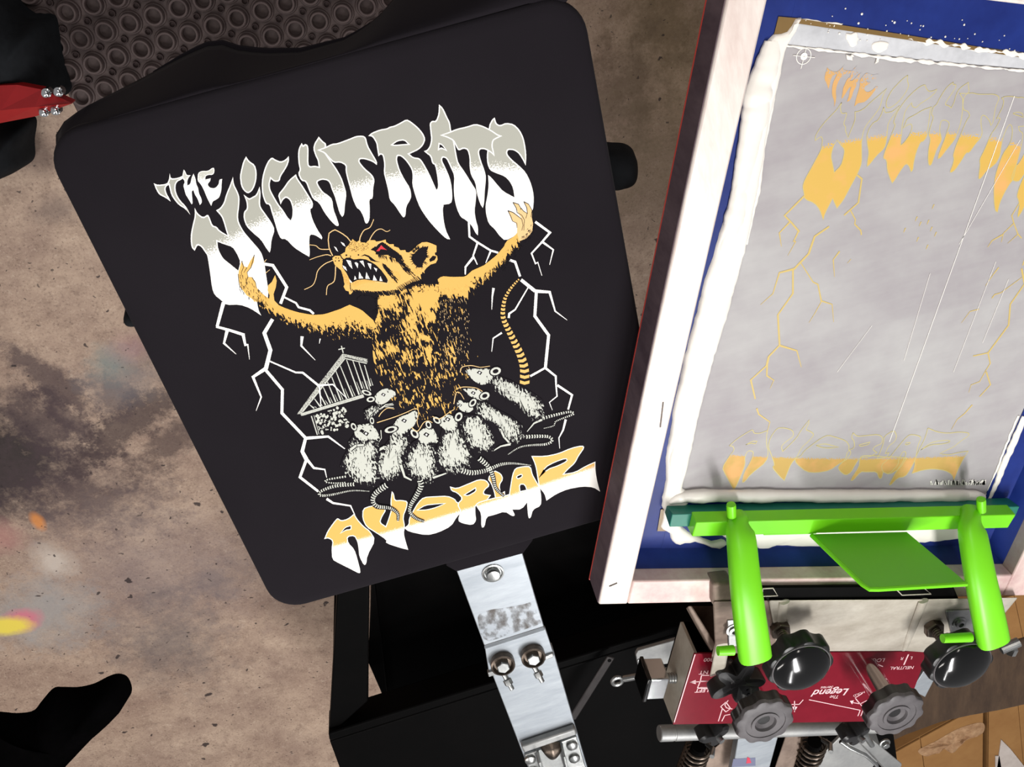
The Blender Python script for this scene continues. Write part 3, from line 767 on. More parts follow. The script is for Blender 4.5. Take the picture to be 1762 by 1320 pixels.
tag(ch.build('chapel_print', shirt), 'grey stone and timber chapel with a cross')

# ------------------------------------------------------------------ the great rat
rt = Ink(lift=.00024)
Y, K_, W_, CR = I['yellow'], I['black'], I['white'], I['cream']
# body
rows = []
def row(y, lst): rows.append([(560 + x / 4.4, 340 + y / 4.4, d) for x, d in lst])
row(655, [(560,-.1),(640,.05),(700,.3),(760,.7),(845,.8),(870,.7),(900,1.1),(1080,1.3)])
row(720, [(400,.7),(470,1.0),(560,.9),(640,.6),(720,1.0),(780,1.3),(840,1.3),(880,.5),(960,.9),(1080,.8)])
row(790, [(395,.9),(450,1.0),(540,.75),(620,.5),(700,.9),(770,1.3),(830,1.1),(865,.3),(950,.38),(1080,.42)])
row(870, [(400,.9),(450,.6),(520,.45),(610,.55),(660,.75),(720,.5),(780,1.0),(830,.55),(880,.26),(980,.26),(1090,.22)])
row(950, [(370,.5),(430,.3),(500,.4),(570,.45),(630,.85),(690,.95),(730,.45),(780,.5),(830,.45),(900,.24),(1000,.2),(1090,.14)])
row(1030, [(355,.35),(420,.45),(480,.3),(560,.35),(640,.75),(700,.85),(760,.55),(830,.5),(880,.3),(1000,.22),(1100,.15)])
row(1110, [(355,.45),(430,.5),(500,.62),(580,.5),(650,.55),(730,.65),(800,.5),(860,.35),(930,.28),(1020,.2),(1130,.14)])
row(1200, [(360,.62),(450,.62),(540,.5),(620,.5),(720,.55),(800,.6),(880,.45),(960,.5),(1040,.25),(1160,.14)])
row(1290, [(375,.4),(450,.42),(540,.5),(640,.58),(730,.42),(820,.45),(900,.4),(1000,.35),(1090,.2),(1200,.12)])
row(1380, [(395,.35),(470,.45),(560,.5),(660,.5),(740,.4),(840,.35),(940,.32),(1020,.3),(1060,.25)])
row(1480, [(440,.3),(500,.45),(600,.45),(700,.4),(800,.45),(880,.4),(960,.35),(1030,.3)])
row(1600, [(520,.25),(600,.4),(690,.45),(780,.42),(860,.4),(940,.35),(1000,.3)])
row(1680, [(560,.2),(640,.35),(720,.38),(800,.38),(880,.34),(930,.25)])
rows = [[(x, y, d if d > .95 else d - .12) for x, y, d in r] for r in rows]
rt.grid(rows, I['fur'], 24)
# left arm and hand
top = zC([(405,560),(445,590),(490,640),(560,690),(610,725),(680,755),(760,780),(870,800),(960,795),(1020,775),(1080,755),(1150,722),(1240,760),(1330,840)])
bot = zC([(330,600),(360,650),(420,725),(500,790),(600,855),(700,910),(830,955),(950,990),(1050,1005),(1150,1010),(1230,1015),(1290,1015),(1340,1005),(1400,985)])
rt.strip(top, bot, I['arm_fur'], 1.5, -.05, 30, 8, .75)
rt.poly(zC([(335,388),(352,432),(376,440),(402,388),(432,342),(426,400),(405,442),(376,478),(382,512),(412,515),(438,548),(448,592),(470,640),(430,690),(370,650),(325,590),(308,520),(312,470)]), Y)
rt.poly(zC([(545,650),(530,612),(535,575),(562,550),(587,498),(599,540),(592,592),(575,642),(582,692),(612,722),(590,745),(540,700)]), Y)
for l in ([(335,390),(348,440),(330,480),(345,530)], [(430,345),(405,440),(375,478),(382,512)], [(412,515),(440,560),(445,600)], [(382,512),(370,540),(380,570)], [(375,440),(350,480)], [(308,490),(315,570),(350,640)]):
    rt.line(zC(l), 1.3, K_, .6)
for l in ([(505,400),(522,378)], [(514,484),(547,457)]): rt.line(zC(l), 1.2, CR, .8)
for _ in range(70):
    x, y = rnd.uniform(320, 520), 0; y = 520 + (x - 320) * .85 + rnd.uniform(-40, 90)
    rt.line(zC([(x, y), (x + rnd.uniform(-6, 18), y + rnd.uniform(14, 30))]), 1.1, K_, .3)
# right arm and hand
top = zD([(850,618),(880,594),(960,600),(1060,598),(1110,552),(1200,512),(1290,440),(1350,372),(1368,330),(1430,292),(1455,262)])
bot = zD([(880,790),(930,800),(1000,800),(1080,780),(1160,725),(1230,675),(1295,600),(1370,512),(1440,432),(1510,350),(1565,255)])
rt.strip(top, bot, I['arm_fur'], 1.6, -.05, 30, 8, .75)
rt.poly(zB([(1205,890),(1240,900),(1275,925),(1308,952),(1282,905),(1268,870),(1243,828),(1280,838),(1303,870),(1325,895),(1352,912),(1345,870),(1325,822),(1360,840),(1388,885),(1385,940),(1395,985),(1390,1045),(1350,1100),(1290,1120),(1275,1060),(1275,1020),(1265,985),(1238,970),(1220,930)]), CR)
for l in ([(1205,890),(1225,930),(1240,970),(1272,985),(1275,1020)], [(1205,890),(1245,905),(1275,928),(1310,955),(1320,1000),(1310,1040)], [(1243,828),(1268,870),(1275,905),(1310,925),(1330,960),(1325,1040)], [(1243,828),(1285,842),(1303,872),(1300,885)], [(1325,822),(1348,870),(1352,910),(1340,950)], [(1325,822),(1362,842),(1388,888),(1378,940)], [(1303,870),(1325,895),(1352,912)]):
    rt.line(zB(l), 1.3, K_, .8)
for _ in range(90):
    t = rnd.random(); x = 1390 - 240 * t + rnd.uniform(-10, 30); y = 1000 + 300 * t + rnd.uniform(-10, 50)
    rt.line(zB([(x, y), (x - rnd.uniform(4, 14), y + rnd.uniform(10, 24))]), 1.1, K_, .3)
# throat hollow
rt.poly(jag(zD([(235,760),(270,735),(330,735),(370,760),(385,810),(370,850),(330,870),(280,850),(245,810)]), 2.2, 3, rnd), K_)
for _ in range(26):
    a = rnd.uniform(-.9, 1.2); r0 = rnd.uniform(60, 75)
    x, y = 315 + r0 * math.cos(a), 800 + r0 * math.sin(a); rt.line(zD([(x, y), (x + 40 * math.cos(a), y + 34 * math.sin(a))]), 1.0, K_, .3)
# head
head = zL([(345,285),(375,250),(400,275),(430,290),(470,265),(495,295),(560,300),(590,270),(620,265),(680,265),(700,285),(770,275),(830,255),(835,290),(880,320),(940,320),(945,350),(1010,370),(1030,405),(1100,400),(1110,430),(1150,435),(1200,400),(1260,340),(1330,295),(1400,290),(1460,310),(1530,340),(1530,430),(1510,440),(1540,490),(1545,530),(1520,580),(1450,600),(1390,650),(1360,690),(1365,725),(1340,700),(1310,740),(1320,800),(1270,830),(1200,840),(1150,870),(1090,900),(1040,950),(1000,980),(940,985),(860,975),(760,985),(680,985),(600,990),(520,1010),(450,990),(390,960),(350,1010),(330,1010),(320,970),(280,960),(250,905),(265,870),(250,800),(240,740),(215,680),(180,650),(130,610),(110,560),(95,510),(130,480),(200,480),(215,450),(270,430),(280,370),(320,330)])
rt.poly(head, Y)
# mouth, teeth
rt.poly(zL([(240,545),(290,515),(340,510),(390,530),(480,520),(560,530),(640,570),(700,610),(770,680),(830,760),(862,820),(850,855),(780,840),(640,820),(540,805),(440,815),(370,850),(330,800),(290,720),(235,640),(232,590)]), K_)
for q in ([(285,535),(350,550),(372,662),(330,620)], [(400,575),(425,568),(452,590),(445,652)], [(470,555),(520,545),(542,640),(510,600)], [(580,580),(632,590),(625,672),(600,630)], [(665,640),(712,660),(702,702)], [(235,610),(280,635),(297,690),(250,650)], [(393,812),(405,753),(430,802)], [(458,795),(465,700),(522,792)], [(550,795),(563,703),(612,800)], [(653,818),(668,743),(712,822)], [(743,825),(758,758),(788,830)], [(328,798),(368,848),(345,852)]):
    rt.poly(zL(q), W_)
for q in ([(335,560),(355,620)], [(505,560),(520,600)], [(490,740),(500,790)], [(580,740),(590,795)], [(610,600),(615,640)], [(765,780),(770,820)]): rt.line(zL(q), .7, K_)
rt.line(zL([(232,545),(290,512),(350,508)]), 1.4, K_); rt.line(zL([(865,815),(850,862),(760,852),(640,825)]), 1.0, CR)
rt.poly(zL([(480,490),(540,458),(600,478),(640,510),(690,548),(760,568),(680,562),(620,545),(590,500),(540,478)]), K_)
# nose
rt.poly(zL([(120,470),(200,470),(265,430),(275,360),(335,290),(240,180),(130,122),(50,170),(35,260),(50,370),(85,450)]), K_)
rt.line(zL([(347,285),(300,225),(240,180),(180,145),(130,122),(90,140),(50,170),(38,260),(50,370),(70,420),(100,480)]), 1.7, CR)
rt.poly(zL([(118,350),(150,368),(176,425),(150,405)]), W_); rt.poly(zL([(208,288),(255,308),(277,355),(238,332)]), W_)
rt.line(zL([(205,470),(225,510),(250,530)]), 1.8, K_)
# eye
rt.poly(jag(zL([(612,402),(650,370),(700,335),(780,285),(830,310),(880,350),(950,400),(1010,440),(1060,520),(1000,545),(960,520),(900,500),(850,470),(760,480),(690,460),(680,420),(640,405)]), 1.2, 3, rnd), K_)
rt.poly(zL([(698,418),(740,370),(768,333),(800,365),(848,402),(800,392),(762,388),(742,415)]), I['red'])
rt.line(zL([(695,352),(730,310),(770,285)]), 1.2, CR)
# cheek stripes and ear
rt.poly(jag(zL([(950,440),(1050,470),(1085,560),(1130,640),(1200,735),(1160,752),(1080,690),(1020,600),(965,540)]), 1.6, 2.2, rnd), K_)
rt.strip(zL([(1000,520),(1060,640),(1150,740)]), zL([(1090,540),(1130,620),(1200,720)]), I['dots'], .45, .75, 8, 3)
rt.poly(jag(zL([(780,580),(830,600),(880,660),(940,700),(930,760),(890,770),(850,720),(800,650)]), 1.4, 2.4, rnd), K_)
rt.strip(zL([(880,690),(900,780),(900,850)]), zL([(1010,700),(1040,790),(990,860)]), I['dots'], .25, .9, 8, 4)
rt.poly(jag(zL([(1180,490),(1230,430),(1290,370),(1360,345),(1425,350),(1400,420),(1410,480),(1365,560),(1335,640),(1270,650),(1220,600),(1180,540)]), 1.8, 2.6, rnd), K_)
rt.strip(zL([(1215,590),(1260,650),(1330,640)]), zL([(1190,720),(1260,740),(1330,730)]), I['dots'], .25, .95, 8, 4)
rt.poly(zL([(1430,530),(1480,478),(1530,490),(1505,540),(1440,565)]), K_); rt.poly(zL([(1505,440),(1540,425),(1545,470),(1515,475)]), K_)
# hair strokes along the cheek stripes and round the ear
for _ in range(46):
    t = rnd.random(); x, y = 960 + 230 * t + rnd.uniform(-30, 25), 450 + 290 * t + rnd.uniform(-25, 25)
    rt.line(zL([(x - 26, y - 22), (x + rnd.uniform(20, 46), y + rnd.uniform(20, 40))]), .5, K_, 1.7)
for _ in range(34):
    t = rnd.random(); x, y = 800 + 190 * t + rnd.uniform(-18, 18), 600 + 230 * t + rnd.uniform(-20, 20)
    rt.line(zL([(x - 20, y - 24), (x + rnd.uniform(10, 30), y + rnd.uniform(16, 34))]), .5, K_, 1.6)
for _ in range(40):
    a = rnd.uniform(0, 6.28); x, y = 1295 + 105 * math.cos(a), 500 + 135 * math.sin(a)
    rt.line(zL([(x - 20 * math.cos(a), y - 20 * math.sin(a)), (x + 34 * math.cos(a), y + 34 * math.sin(a))]), 2.0, K_, .3)
for _ in range(30):
    x = rnd.uniform(720, 1000); y = 480 + (x - 720) * .25 + rnd.uniform(-14, 14)
    rt.line(zL([(x, y - 20), (x + rnd.uniform(10, 26), y + rnd.uniform(22, 44))]), 1.6, K_, .3)
# stubble on the snout and jaw
for _ in range(150):
    x, y = rnd.uniform(300, 600), rnd.uniform(255, 440)
    if (x - 450) ** 2 / 150 ** 2 + (y - 340) ** 2 / 90 ** 2 > 1: continue
    r = rnd.uniform(3, 7); rt.poly(zL([(x - r, y), (x, y - r), (x + r, y), (x, y + r)]), K_)
for x, y, r in ((288,472,14),(345,487,9),(455,468,12),(180,512,8),(145,508,9),(187,548,11),(137,552,9)):
    rt.poly(zL([(x + r * math.cos(k), y + r * math.sin(k)) for k in (0, 1.05, 2.1, 3.15, 4.2, 5.25)]), K_)
rt.strip(zL([(360,870),(440,820),(560,810),(680,830)]), zL([(400,920),(460,880),(560,850),(680,850)]), I['dots'], .35, 1.3, 10, 3)
for _ in range(60):
    t = _ / 60; x = 370 + t * 650; y = 950 + 25 * math.sin(t * 3.1) + rnd.uniform(-8, 8)
    rt.line(zL([(x, y - 6), (x + rnd.uniform(18, 34), y + rnd.uniform(40, 60))]), 1.0, K_, 2.2)
for _ in range(22):
    t = _ / 22; x = 1010 + t * 300; y = 940 - t * 160 + rnd.uniform(-6, 6)
    rt.line(zL([(x - 30, y - 30), (x + rnd.uniform(18, 34), y + rnd.uniform(30, 44))]), .6, K_, 1.6)
rt.line(zL([(340,850),(345,930),(360,970)]), 1.2, K_)
rt.strip(zL([(215,680),(240,760),(260,860)]), zL([(320,790),(330,840),(340,880)]), I['dots'], .5, .8, 8, 3)
# whiskers
for l, a, b in ((zL([(470,290),(480,220),(530,130),(610,90),(650,15),(664,-25)]), 1.8, 1.2), (zL([(600,280),(640,200),(700,130),(770,110),(840,145),(892,125)]), 1.8, 1.0),
                (zC([(1005,302),(930,300),(895,275),(845,268)]), 1.6, 1.0), (zC([(1012,352),(975,343),(905,360),(848,382)]), 1.6, 1.0), (zC([(1025,385),(960,415),(910,465),(895,525),(870,575),(808,607)]), 1.6, 1.2), (zC([(1045,430),(1035,540),(985,580),(975,648)]), 1.8, 1.2)):
    rt.line([(p.x, p.y) for p in smoothpath([(x, y, 0) for x, y in l], 24)], a, CR, b)
# hair licks on the shoulders and belly
for _ in range(150):
    x, y = rnd.uniform(860, 1090), rnd.uniform(760, 1300); s = rnd.uniform(8, 22)
    rt.line(zD([(x, y), (x + s * .25, y + s)]), rnd.uniform(.6, 1.1), CR, .2)
for _ in range(90):
    x, y = rnd.uniform(700, 860), rnd.uniform(640, 720)
    r = rnd.uniform(2, 4.5); rt.poly(zD([(x - r, y), (x, y - r), (x + r, y), (x, y + r)]), K_) if abs(x - 790) > rnd.uniform(20, 70) else None
tag(rt.build('rat_print', shirt), 'snarling yellow rat with raised arms and a red eye')
tl = Ink(lift=.00023)
tl.tail(zF([(722,190),(682,232),(642,282),(607,350),(592,430),(595,510),(640,610),(690,710),(740,820),(765,920),(767,1045)]), 3.0, 17, Y, 5.6, 4.6)
tag(tl.build('tail_print', shirt), 'ringed yellow tail')

# ------------------------------------------------------------------ crowd of small rats
GR, RF = I['ratgrey'], I['rat_fur']
def eye(k, f, x, y, r=13, white=True):
    k.poly(f([(x - r * 1.3, y), (x - r * .3, y - r), (x + r * 1.2, y - r * .2), (x + r * .4, y + r)]), K_)
    if white: k.poly(f([(x - r * .5, y), (x, y - r * .5), (x + r * .5, y), (x, y + r * .5)]), W_)
def ear(k, f, x, y, a, b, ang):
    ca, sa = math.cos(ang), math.sin(ang)
    def e(s): return f([(x + a * s * math.cos(t) * ca - b * s * math.sin(t) * sa, y + a * s * math.cos(t) * sa + b * s * math.sin(t) * ca) for t in [6.283 * q / 12 for q in range(12)]])
    k.poly(e(1.25), K_); k.poly(e(1.0), GR); k.poly(e(.55), K_)
SMALL = [
 ('zG', dict(body=[(720,250),(820,255),(920,295),(1050,365),(1150,435),(1192,520),(1175,605),(1060,605),(1000,520),(900,450),(820,400),(755,340)], c=(980,420), head=[(510,190),(560,170),(640,175),(720,168),(760,230),(730,290),(660,320),(590,285),(540,235)], ears=[(775,195,48,34,-.3)], eyes=[(635,208,20)], lines=[([(1180,618),(1110,650),(1050,722)], 5, 1.5)], rim=[(465,205),(482,160),(560,145),(640,160),(725,150)])),
 ('zG', dict(body=[(600,470),(700,475),(800,540),(900,590),(985,660),(1012,745),(960,805),(900,812),(840,745),(780,665),(690,615),(615,560)], c=(810,600), head=[(490,350),(560,342),(640,358),(700,390),(720,440),(660,455),(600,435),(535,405)], ears=[(680,410,44,32,-.4)], eyes=[(580,385,18)], lines=[([(815,700),(850,770),(905,832)], 5, 4), ([(905,832),(820,850),(718,912)], 5, 1.5)], rim=[(440,345),(500,332),(600,340),(660,370)])),
 ('zG', dict(body=[(480,640),(530,590),(640,598),(720,700),(772,815),(725,880),(650,902),(560,845),(500,765)], c=(610,720), head=[(430,480),(460,440),(500,468),(560,470),(590,520),(540,560),(470,540)], ears=[(575,470,40,26,-.9)], eyes=[(465,490,14)], rim=[(410,480),(430,385),(465,385),(500,440)])),
 ('zK', dict(body=[(640,870),(720,820),(860,790),(870,850),(780,930),(720,1000),(640,1000)], c=(720,900), head=[(770,680),(830,610),(900,565),(970,558),(1040,588),(1088,620),(1070,670),(1010,700),(960,752),(880,792),(800,772)], ears=[(665,620,75,34,.35),(725,715,60,38,-.15)], eyes=[(905,648,28)], lines=[([(730,965),(830,870),(930,800),(1050,790)], 5, 2.2), ([(930,820),(1050,830)], 2, 1), ([(930,790),(1040,770)], 2, 1)], rim=[(840,960),(880,900),(960,840),(1060,850)])),
 ('zN', dict(body=[(650,320),(800,330),(835,420),(795,560),(765,690),(700,765),(620,795),(540,765),(515,660),(540,560),(600,470),(655,400)], c=(640,600), head=[(680,240),(740,160),(830,130),(900,90),(930,110),(930,170),(900,240),(850,290),(800,335),(740,345),(660,330)], ears=[(662,285,66,32,-.25)], eyes=[(795,195,24)], lines=[([(470,560),(520,500),(600,460)], 5, 6), ([(600,455),(640,470)], 3, 1), ([(590,480),(625,500)], 3, 1)], rim=[(520,215),(600,190),(720,150),(820,110),(910,72),(942,110),(925,200),(942,262)])),
 ('zN', dict(body=[(300,370),(250,440),(240,510),(200,580),(178,655),(230,745),(320,795),(430,825),(525,825),(515,700),(500,600),(520,500),(520,420),(420,400)], c=(360,610), head=[(300,240),(400,228),(455,222),(490,255),(522,300),(552,370),(540,402),(500,388),(440,384),(410,398),(370,402),(330,385),(300,350),(290,300)], ears=[(285,255,40,26,1.1),(470,195,36,22,1.4)], eyes=[(410,325,26)], lines=[([(250,490),(310,445),(390,440)], 6, 4), ([(560,290),(565,370),(540,410)], 2, 1)], extra=[(535,385,14),(455,295,9),(370,300,22),(320,380,16)])),
 ('zN', dict(body=[(1200,280),(1330,280),(1400,400),(1475,560),(1435,665),(1330,712),(1230,712),(1160,640),(1128,520),(1170,400)], c=(1290,480), head=[(1130,185),(1190,150),(1240,130),(1290,150),(1330,200),(1330,270),(1280,305),(1200,285),(1150,235)], ears=[(1125,190,44,28,.7),(1345,155,48,36,-1.1)], eyes=[(1235,180,24)], extra=[(1200,200,12)], rim=[(1080,150),(1150,175),(1250,110),(1300,80)])),
 ('zN', dict(body=[(960,400),(1070,420),(1115,560),(1125,690),(1065,805),(960,795),(860,745),(798,640),(828,500),(900,430)], c=(965,590), head=[(930,320),(1000,265),(1080,258),(1112,320),(1148,382),(1132,422),(1080,412),(1020,432),(960,424),(935,385)], ears=[(900,325,52,34,.9),(1040,235,40,28,1.2)], eyes=[(1020,335,26)], lines=[([(760,640),(800,760),(870,795)], 6, 3), ([(1090,770),(1220,725)], 5, 2.5)], extra=[(1135,385,13)], rim=[(870,262),(930,300),(990,215),(1040,195),(1080,215)])),
]
FN = {'zG': zG, 'zK': zK, 'zN': zN}
for qi, (fz, d) in enumerate(SMALL):
    f = FN[fz]; k = Ink(lift=.00052 + qi * .00007)
    cc = f([d['c']])[0]; out = [(cc[0] + (x - cc[0]) * 1.14, cc[1] + (y - cc[1]) * 1.14) for x, y in f(d['body'])]
    dense = []
    for i in range(len(out)):
        a, b = Vector(out[i]), Vector(out[(i + 1) % len(out)]); dense += [tuple(a.lerp(b, s / 3)) for s in range(3)]
    k.poly([(cc[0] + (x - cc[0]) * 1.03, cc[1] + (y - cc[1]) * 1.03) for x, y in dense], K_)
    k.fan(cc, jag(dense, 2.0, 3, rnd), RF, 1.05, .18, 5)
    k.fan(f([(sum(p[0] for p in d['head']) / len(d['head']), sum(p[1] for p in d['head']) / len(d['head']))])[0], rounded(f(d['head'])), RF, 1.25, .55, 3)
    for e in d.get('ears', ()): ear(k, f, *e)
    for x, y, r in d.get('eyes', ()): eye(k, f, x, y, r)
    for x, y, r in d.get('extra', ()): eye(k, f, x, y, r, False)
    for l, a, b in d.get('lines', ()): k.line(f(l), a + 1.6, K_, b + 1.2); k.line(f(l), a * .75, GR, b * .75)
    if 'rim' in d: k.line([(p.x, p.y) for p in smoothpath([(x, y, 0) for x, y in f(d['rim'])], 20)], 1.5, CR, 1.0)
    # a few black hair strokes over the flanks
    for _ in range(60):
        p = dense[rnd.randrange(len(dense))]; w = rnd.uniform(.3, .95)
        x, y = cc[0] + (p[0] - cc[0]) * w, cc[1] + (p[1] - cc[1]) * w
        k.line([(x, y), (x + rnd.uniform(-1.5, 1.5), y + rnd.uniform(3, 8))], 1.5, K_, .3)
    k.build('small_rat_print', shirt)
for l, a, b, bk in ((zH([(700,268),(706,300),(682,350),(652,400),(645,440),(680,475),(728,493)]), 10, 2.2, K_), (zH([(520,295),(460,340),(445,380),(470,410),(540,420),(580,450),(580,492)]), 10, 2.6, K_), (zH([(1020,150),(1070,195),(1095,250),(1110,310),(1158,358)]), 9, 2.4, K_), (zH([(925,215),(980,228),(1060,215),(1130,185),(1200,177),(1302,188)]), 9.5, 1.6, None),
                    (zH([(345,290),(240,300),(165,328),(160,350),(220,347),(330,325),(425,328)]), 6.5, 1.4, None), (zH([(300,248),(200,265),(192,278),(240,284),(300,280)]), 3.5, 2, None), (zG([(1040,765),(1150,760),(1240,765),(1268,800),(1210,830),(1080,838),(980,858),(878,922)]), 6.5, 1.4, None), (zG([(1190,602),(1300,572),(1420,547),(1455,565),(1390,592),(1300,630),(1280,668),(1190,692)]), 5.5, 1.3, None)):
    ts = Ink(lift=.00112); ts.tail(l, a, b, GR, 2.3, 2.4, bk); ts.build('small_tail_print', shirt)

# ------------------------------------------------------------------ screen: frame, mesh, tapes, ink
SO = P(1030, 1041, .05)                       # outer corner of the frame, top face
SO = Vector((SO.x, SO.y, PZ))
def S(u, v, dz): return SO + UV_U * u + UV_V * v + ZZ * dz
def suv(px, py, dz):
    q = P(px, py, dz) - SO; return (q.dot(UV_U), q.dot(UV_V))
FW, FL, RW, MZ, TZ = .481, .603, .0297, .0125, .0500
screen = empty('printing_screen', S(FW / 2, FL / 2, MZ), 'printing screen with pale frame, blue tape and a grey stencil under white ink', 'screen')
def sbox(u0, u1, v0, v1, z0, z1): return prism([S(u0, v0, z0), S(u1, v0, z0), S(u1, v1, z0), S(u0, v1, z0)], (0, 0, z1 - z0))
def railp(pts): return prism([S(u, v, MZ + .001) for u, v in pts], (0, 0, TZ - MZ - .001))
M['side_purple'] = worn('dark_purple_side', srgb(74, 60, 68), srgb(108, 92, 98), 10, .7, 0, .2, .2, stretch=(8, 1, 1), rot=.34)
fr0 = obj('frame_rail', railp([(0, 0), (RW, 0), (RW, FL), (0, FL)]), M['frame'], screen, bevel=.0018)
obj('rail_side', sbox(-.0007, .0002, .0012, FL, MZ + .0012, TZ - .0022), M['side_purple'], fr0)  # thin plate giving the outer side a darker purple tone
obj('frame_rail', railp([(RW, 0), (FW - RW, 0), (FW - RW, RW), (RW, RW)]), M['frame_pink'], screen, bevel=.0018)
obj('frame_rail', railp([(FW, 0), (FW, FL), (FW - RW, FL), (FW - RW, 0)]), M['frame_pink'], screen, bevel=.0018)
obj('frame_rail', railp([(RW, FL), (RW, FL - RW), (FW - RW, FL - RW), (FW - RW, FL)]), M['frame'], screen, bevel=.0018)
tag(obj('mesh_edge', join(sbox(-.0010, .006, -.0002, FL, MZ - .0008, MZ + .0008)), M['pink_line'], screen), 'thin red line of mesh under the frame')
# stencil panel (emulsion on mesh)
def emulsion(t):
    c = t.coord()
    n = t.noise(c, 8, 5.0, .6); s_ = t.noise(t.mapping(c, scale=(1, 6, 1), rot=(0, 0, .34)), 10, 4.0, .6)
    return t.mix(t.ramp(t.math('ADD', t.math('MULTIPLY', n, .75), t.math('MULTIPLY', s_, .25)), .34, .66), srgb(152, 146, 150), srgb(178, 177, 176))
_t = NT('grey_emulsion'); _t.bump(_t.noise(_t.coord(), 260, 2.0), .1, .0002)
M['emulsion'] = _t.set(emulsion(_t), .6, 0, .25)
obj('stencil', sbox(RW, FW - RW, RW, FL - RW, MZ - .001, MZ), M['emulsion'], screen)
# blue tape on the border of the mesh, folded up the rails
bl = .0008
def tape(name, pts, z0, z1, mat, parent=screen): return obj(name, prism([S(u, v, z0) for u, v in pts], (0, 0, z1 - z0)), mat, parent)
eL, eR, eB, eT = .068, .408, .098, .532
tape('blue_tape', [(RW, RW), (eL, RW), (eL + .001, .2), (eL, .4), (eL + .002, FL - RW), (RW, FL - RW)], MZ, MZ + bl, M['blue_tape'])
tape('blue_tape', [(eL, RW), (FW - RW, RW), (FW - RW, eB), (eL, eB)], MZ, MZ + bl * 1.3, M['blue_tape'])
tape('blue_tape', [(eR + .004, eB), (FW - RW, eB), (FW - RW, FL - RW), (eR + .004, FL - RW)], MZ, MZ + bl * 1.2, M['blue_tape'])
tape('blue_tape', [(eL, eT + .008), (eR, eT + .004), (FW - RW, eT + .002), (FW - RW, FL - RW), (eL, FL - RW)], MZ, MZ + bl * 1.1, M['blue_tape'])
for (u0, v0, u1, v1) in ((RW, RW, FW - RW, RW), (FW - RW, RW, FW - RW, FL - RW)):
    d = Vector((u1 - u0, v1 - v0)).normalized(); nx, ny = -d.y, d.x
    b = [S(u0, v0, MZ), S(u1, v1, MZ), S(u1 + nx * .011, v1 + ny * .011, MZ), S(u0 + nx * .011, v0 + ny * .011, MZ)]
    t_ = [S(u0, v0, MZ + .020), S(u1, v1, MZ + .020), S(u1 + nx * .0012, v1 + ny * .0012, MZ + .019), S(u0 + nx * .0012, v0 + ny * .0012, MZ + .019)]
    obj('blue_tape_fold', hexa(b, t_), M['blue_tape'], screen, bevel=.003)
def spx(pxs, z): return [suv(x, y, z) for x, y in pxs]
tape('brown_tape', spx([(1338, 28), (1372, 31), (1366, 56), (1330, 60)], MZ), MZ + .0012, MZ + .0018, M['brown_tape'])
tape('brown_tape', spx([(1370, 31), (1560, 60), (1760, 93), (1760, 99), (1560, 68), (1372, 40)], MZ), MZ + .0012, MZ + .0017, M['brown_tape'])
tape('brown_tape', spx([(1136, 875), (1150, 872), (1152, 912), (1130, 912)], MZ), MZ + .0014, MZ + .0020, M['brown_tape'])
# stencil image showing yellow in the mesh: the same drawing, in place
SCL, RA = .963, math.radians(-.7723)
def on_screen(x, y, lift):
    wx, wy = x + SR.x + .06237, y + SR.y + .38805
    return S(.24142 + SCL * (wx * math.cos(RA) - wy * math.sin(RA)), .2951 + SCL * (wx * math.sin(RA) + wy * math.cos(RA)), MZ + lift)
def mesh_ink(name, q, col, soft):
    t = NT(name); uv = t.coord('UV'); s = t.node('ShaderNodeSeparateXYZ'); t.link(uv, s.inputs[0])
    x, y = s.outputs[0], s.outputs[1]
    yb = t.math('ADD', t.math('ADD', t.math('MULTIPLY', x, q[1]), q[0]), t.math('MULTIPLY', t.math('MULTIPLY', x, x), q[2]))
    n = t.noise(uv, 700, 1.0); b = t.noise(uv, 28, 3.0)
    f = t.ramp(t.math('ADD', t.math('DIVIDE', t.math('SUBTRACT', y, yb), soft), t.math('MULTIPLY', t.math('SUBTRACT', n, .5), 3.0)), .15, -.15)
    c2 = t.mix(t.math('MULTIPLY', t.ramp(b, .5, .66), .7), col, srgb(222, 166, 108))
    return t.set(t.mix(f, emulsion(t), c2), .6, 0, .25)
G1 = mesh_ink('mesh_yellow_title', QT, srgb(208, 170, 84), .005); G2 = mesh_ink('mesh_yellow_subtitle', QA, srgb(190, 158, 88), .003)
GL = NT('mesh_yellow_line').set(srgb(190, 178, 118), .45, 0, .35); GB = NT('mesh_yellow_bolt').set(srgb(198, 174, 104), .45, 0, .35)
gi = Ink(on_screen, .0002)
G0 = mesh_ink('mesh_orange_title', quadfit([P(270, 327), P(300, 322), P(330, 318), P(360, 313), P(385, 310)])[:2] + [0.0], srgb(204, 160, 100), .014)
for o_, hs in TITLE[:3]: gi.poly(rounded(o_), G0)
for o_, hs in TITLE[3:]: gi.poly(rounded(o_), G1, [rounded(h) for h in hs])
for o_, hs in SUBT: gi.poly(rounded(o_), G2, [rounded(h) for h in hs])
for o_, hs in TITLE[3:] + SUBT:
    for L in [o_] + list(hs):
        q = rounded(L); gi.line(q + [q[0]], 1.3, GL)
for pts, a, b in BOLTS: gi.line(pts, max(1.2, a * .62), GB, max(.8, b * .62))
for x, y in ((583,535),(597,540),(610,532),(625,540),(640,545),(600,505),(575,560),(612,565),(640,570)):
    gi.line([(x + 40, y - 60), (x + 42, y - 52)], 2.4, GB, 1)
tag(gi.build('stencil_image', screen), 'faint yellow image of the shirt lettering in the mesh')
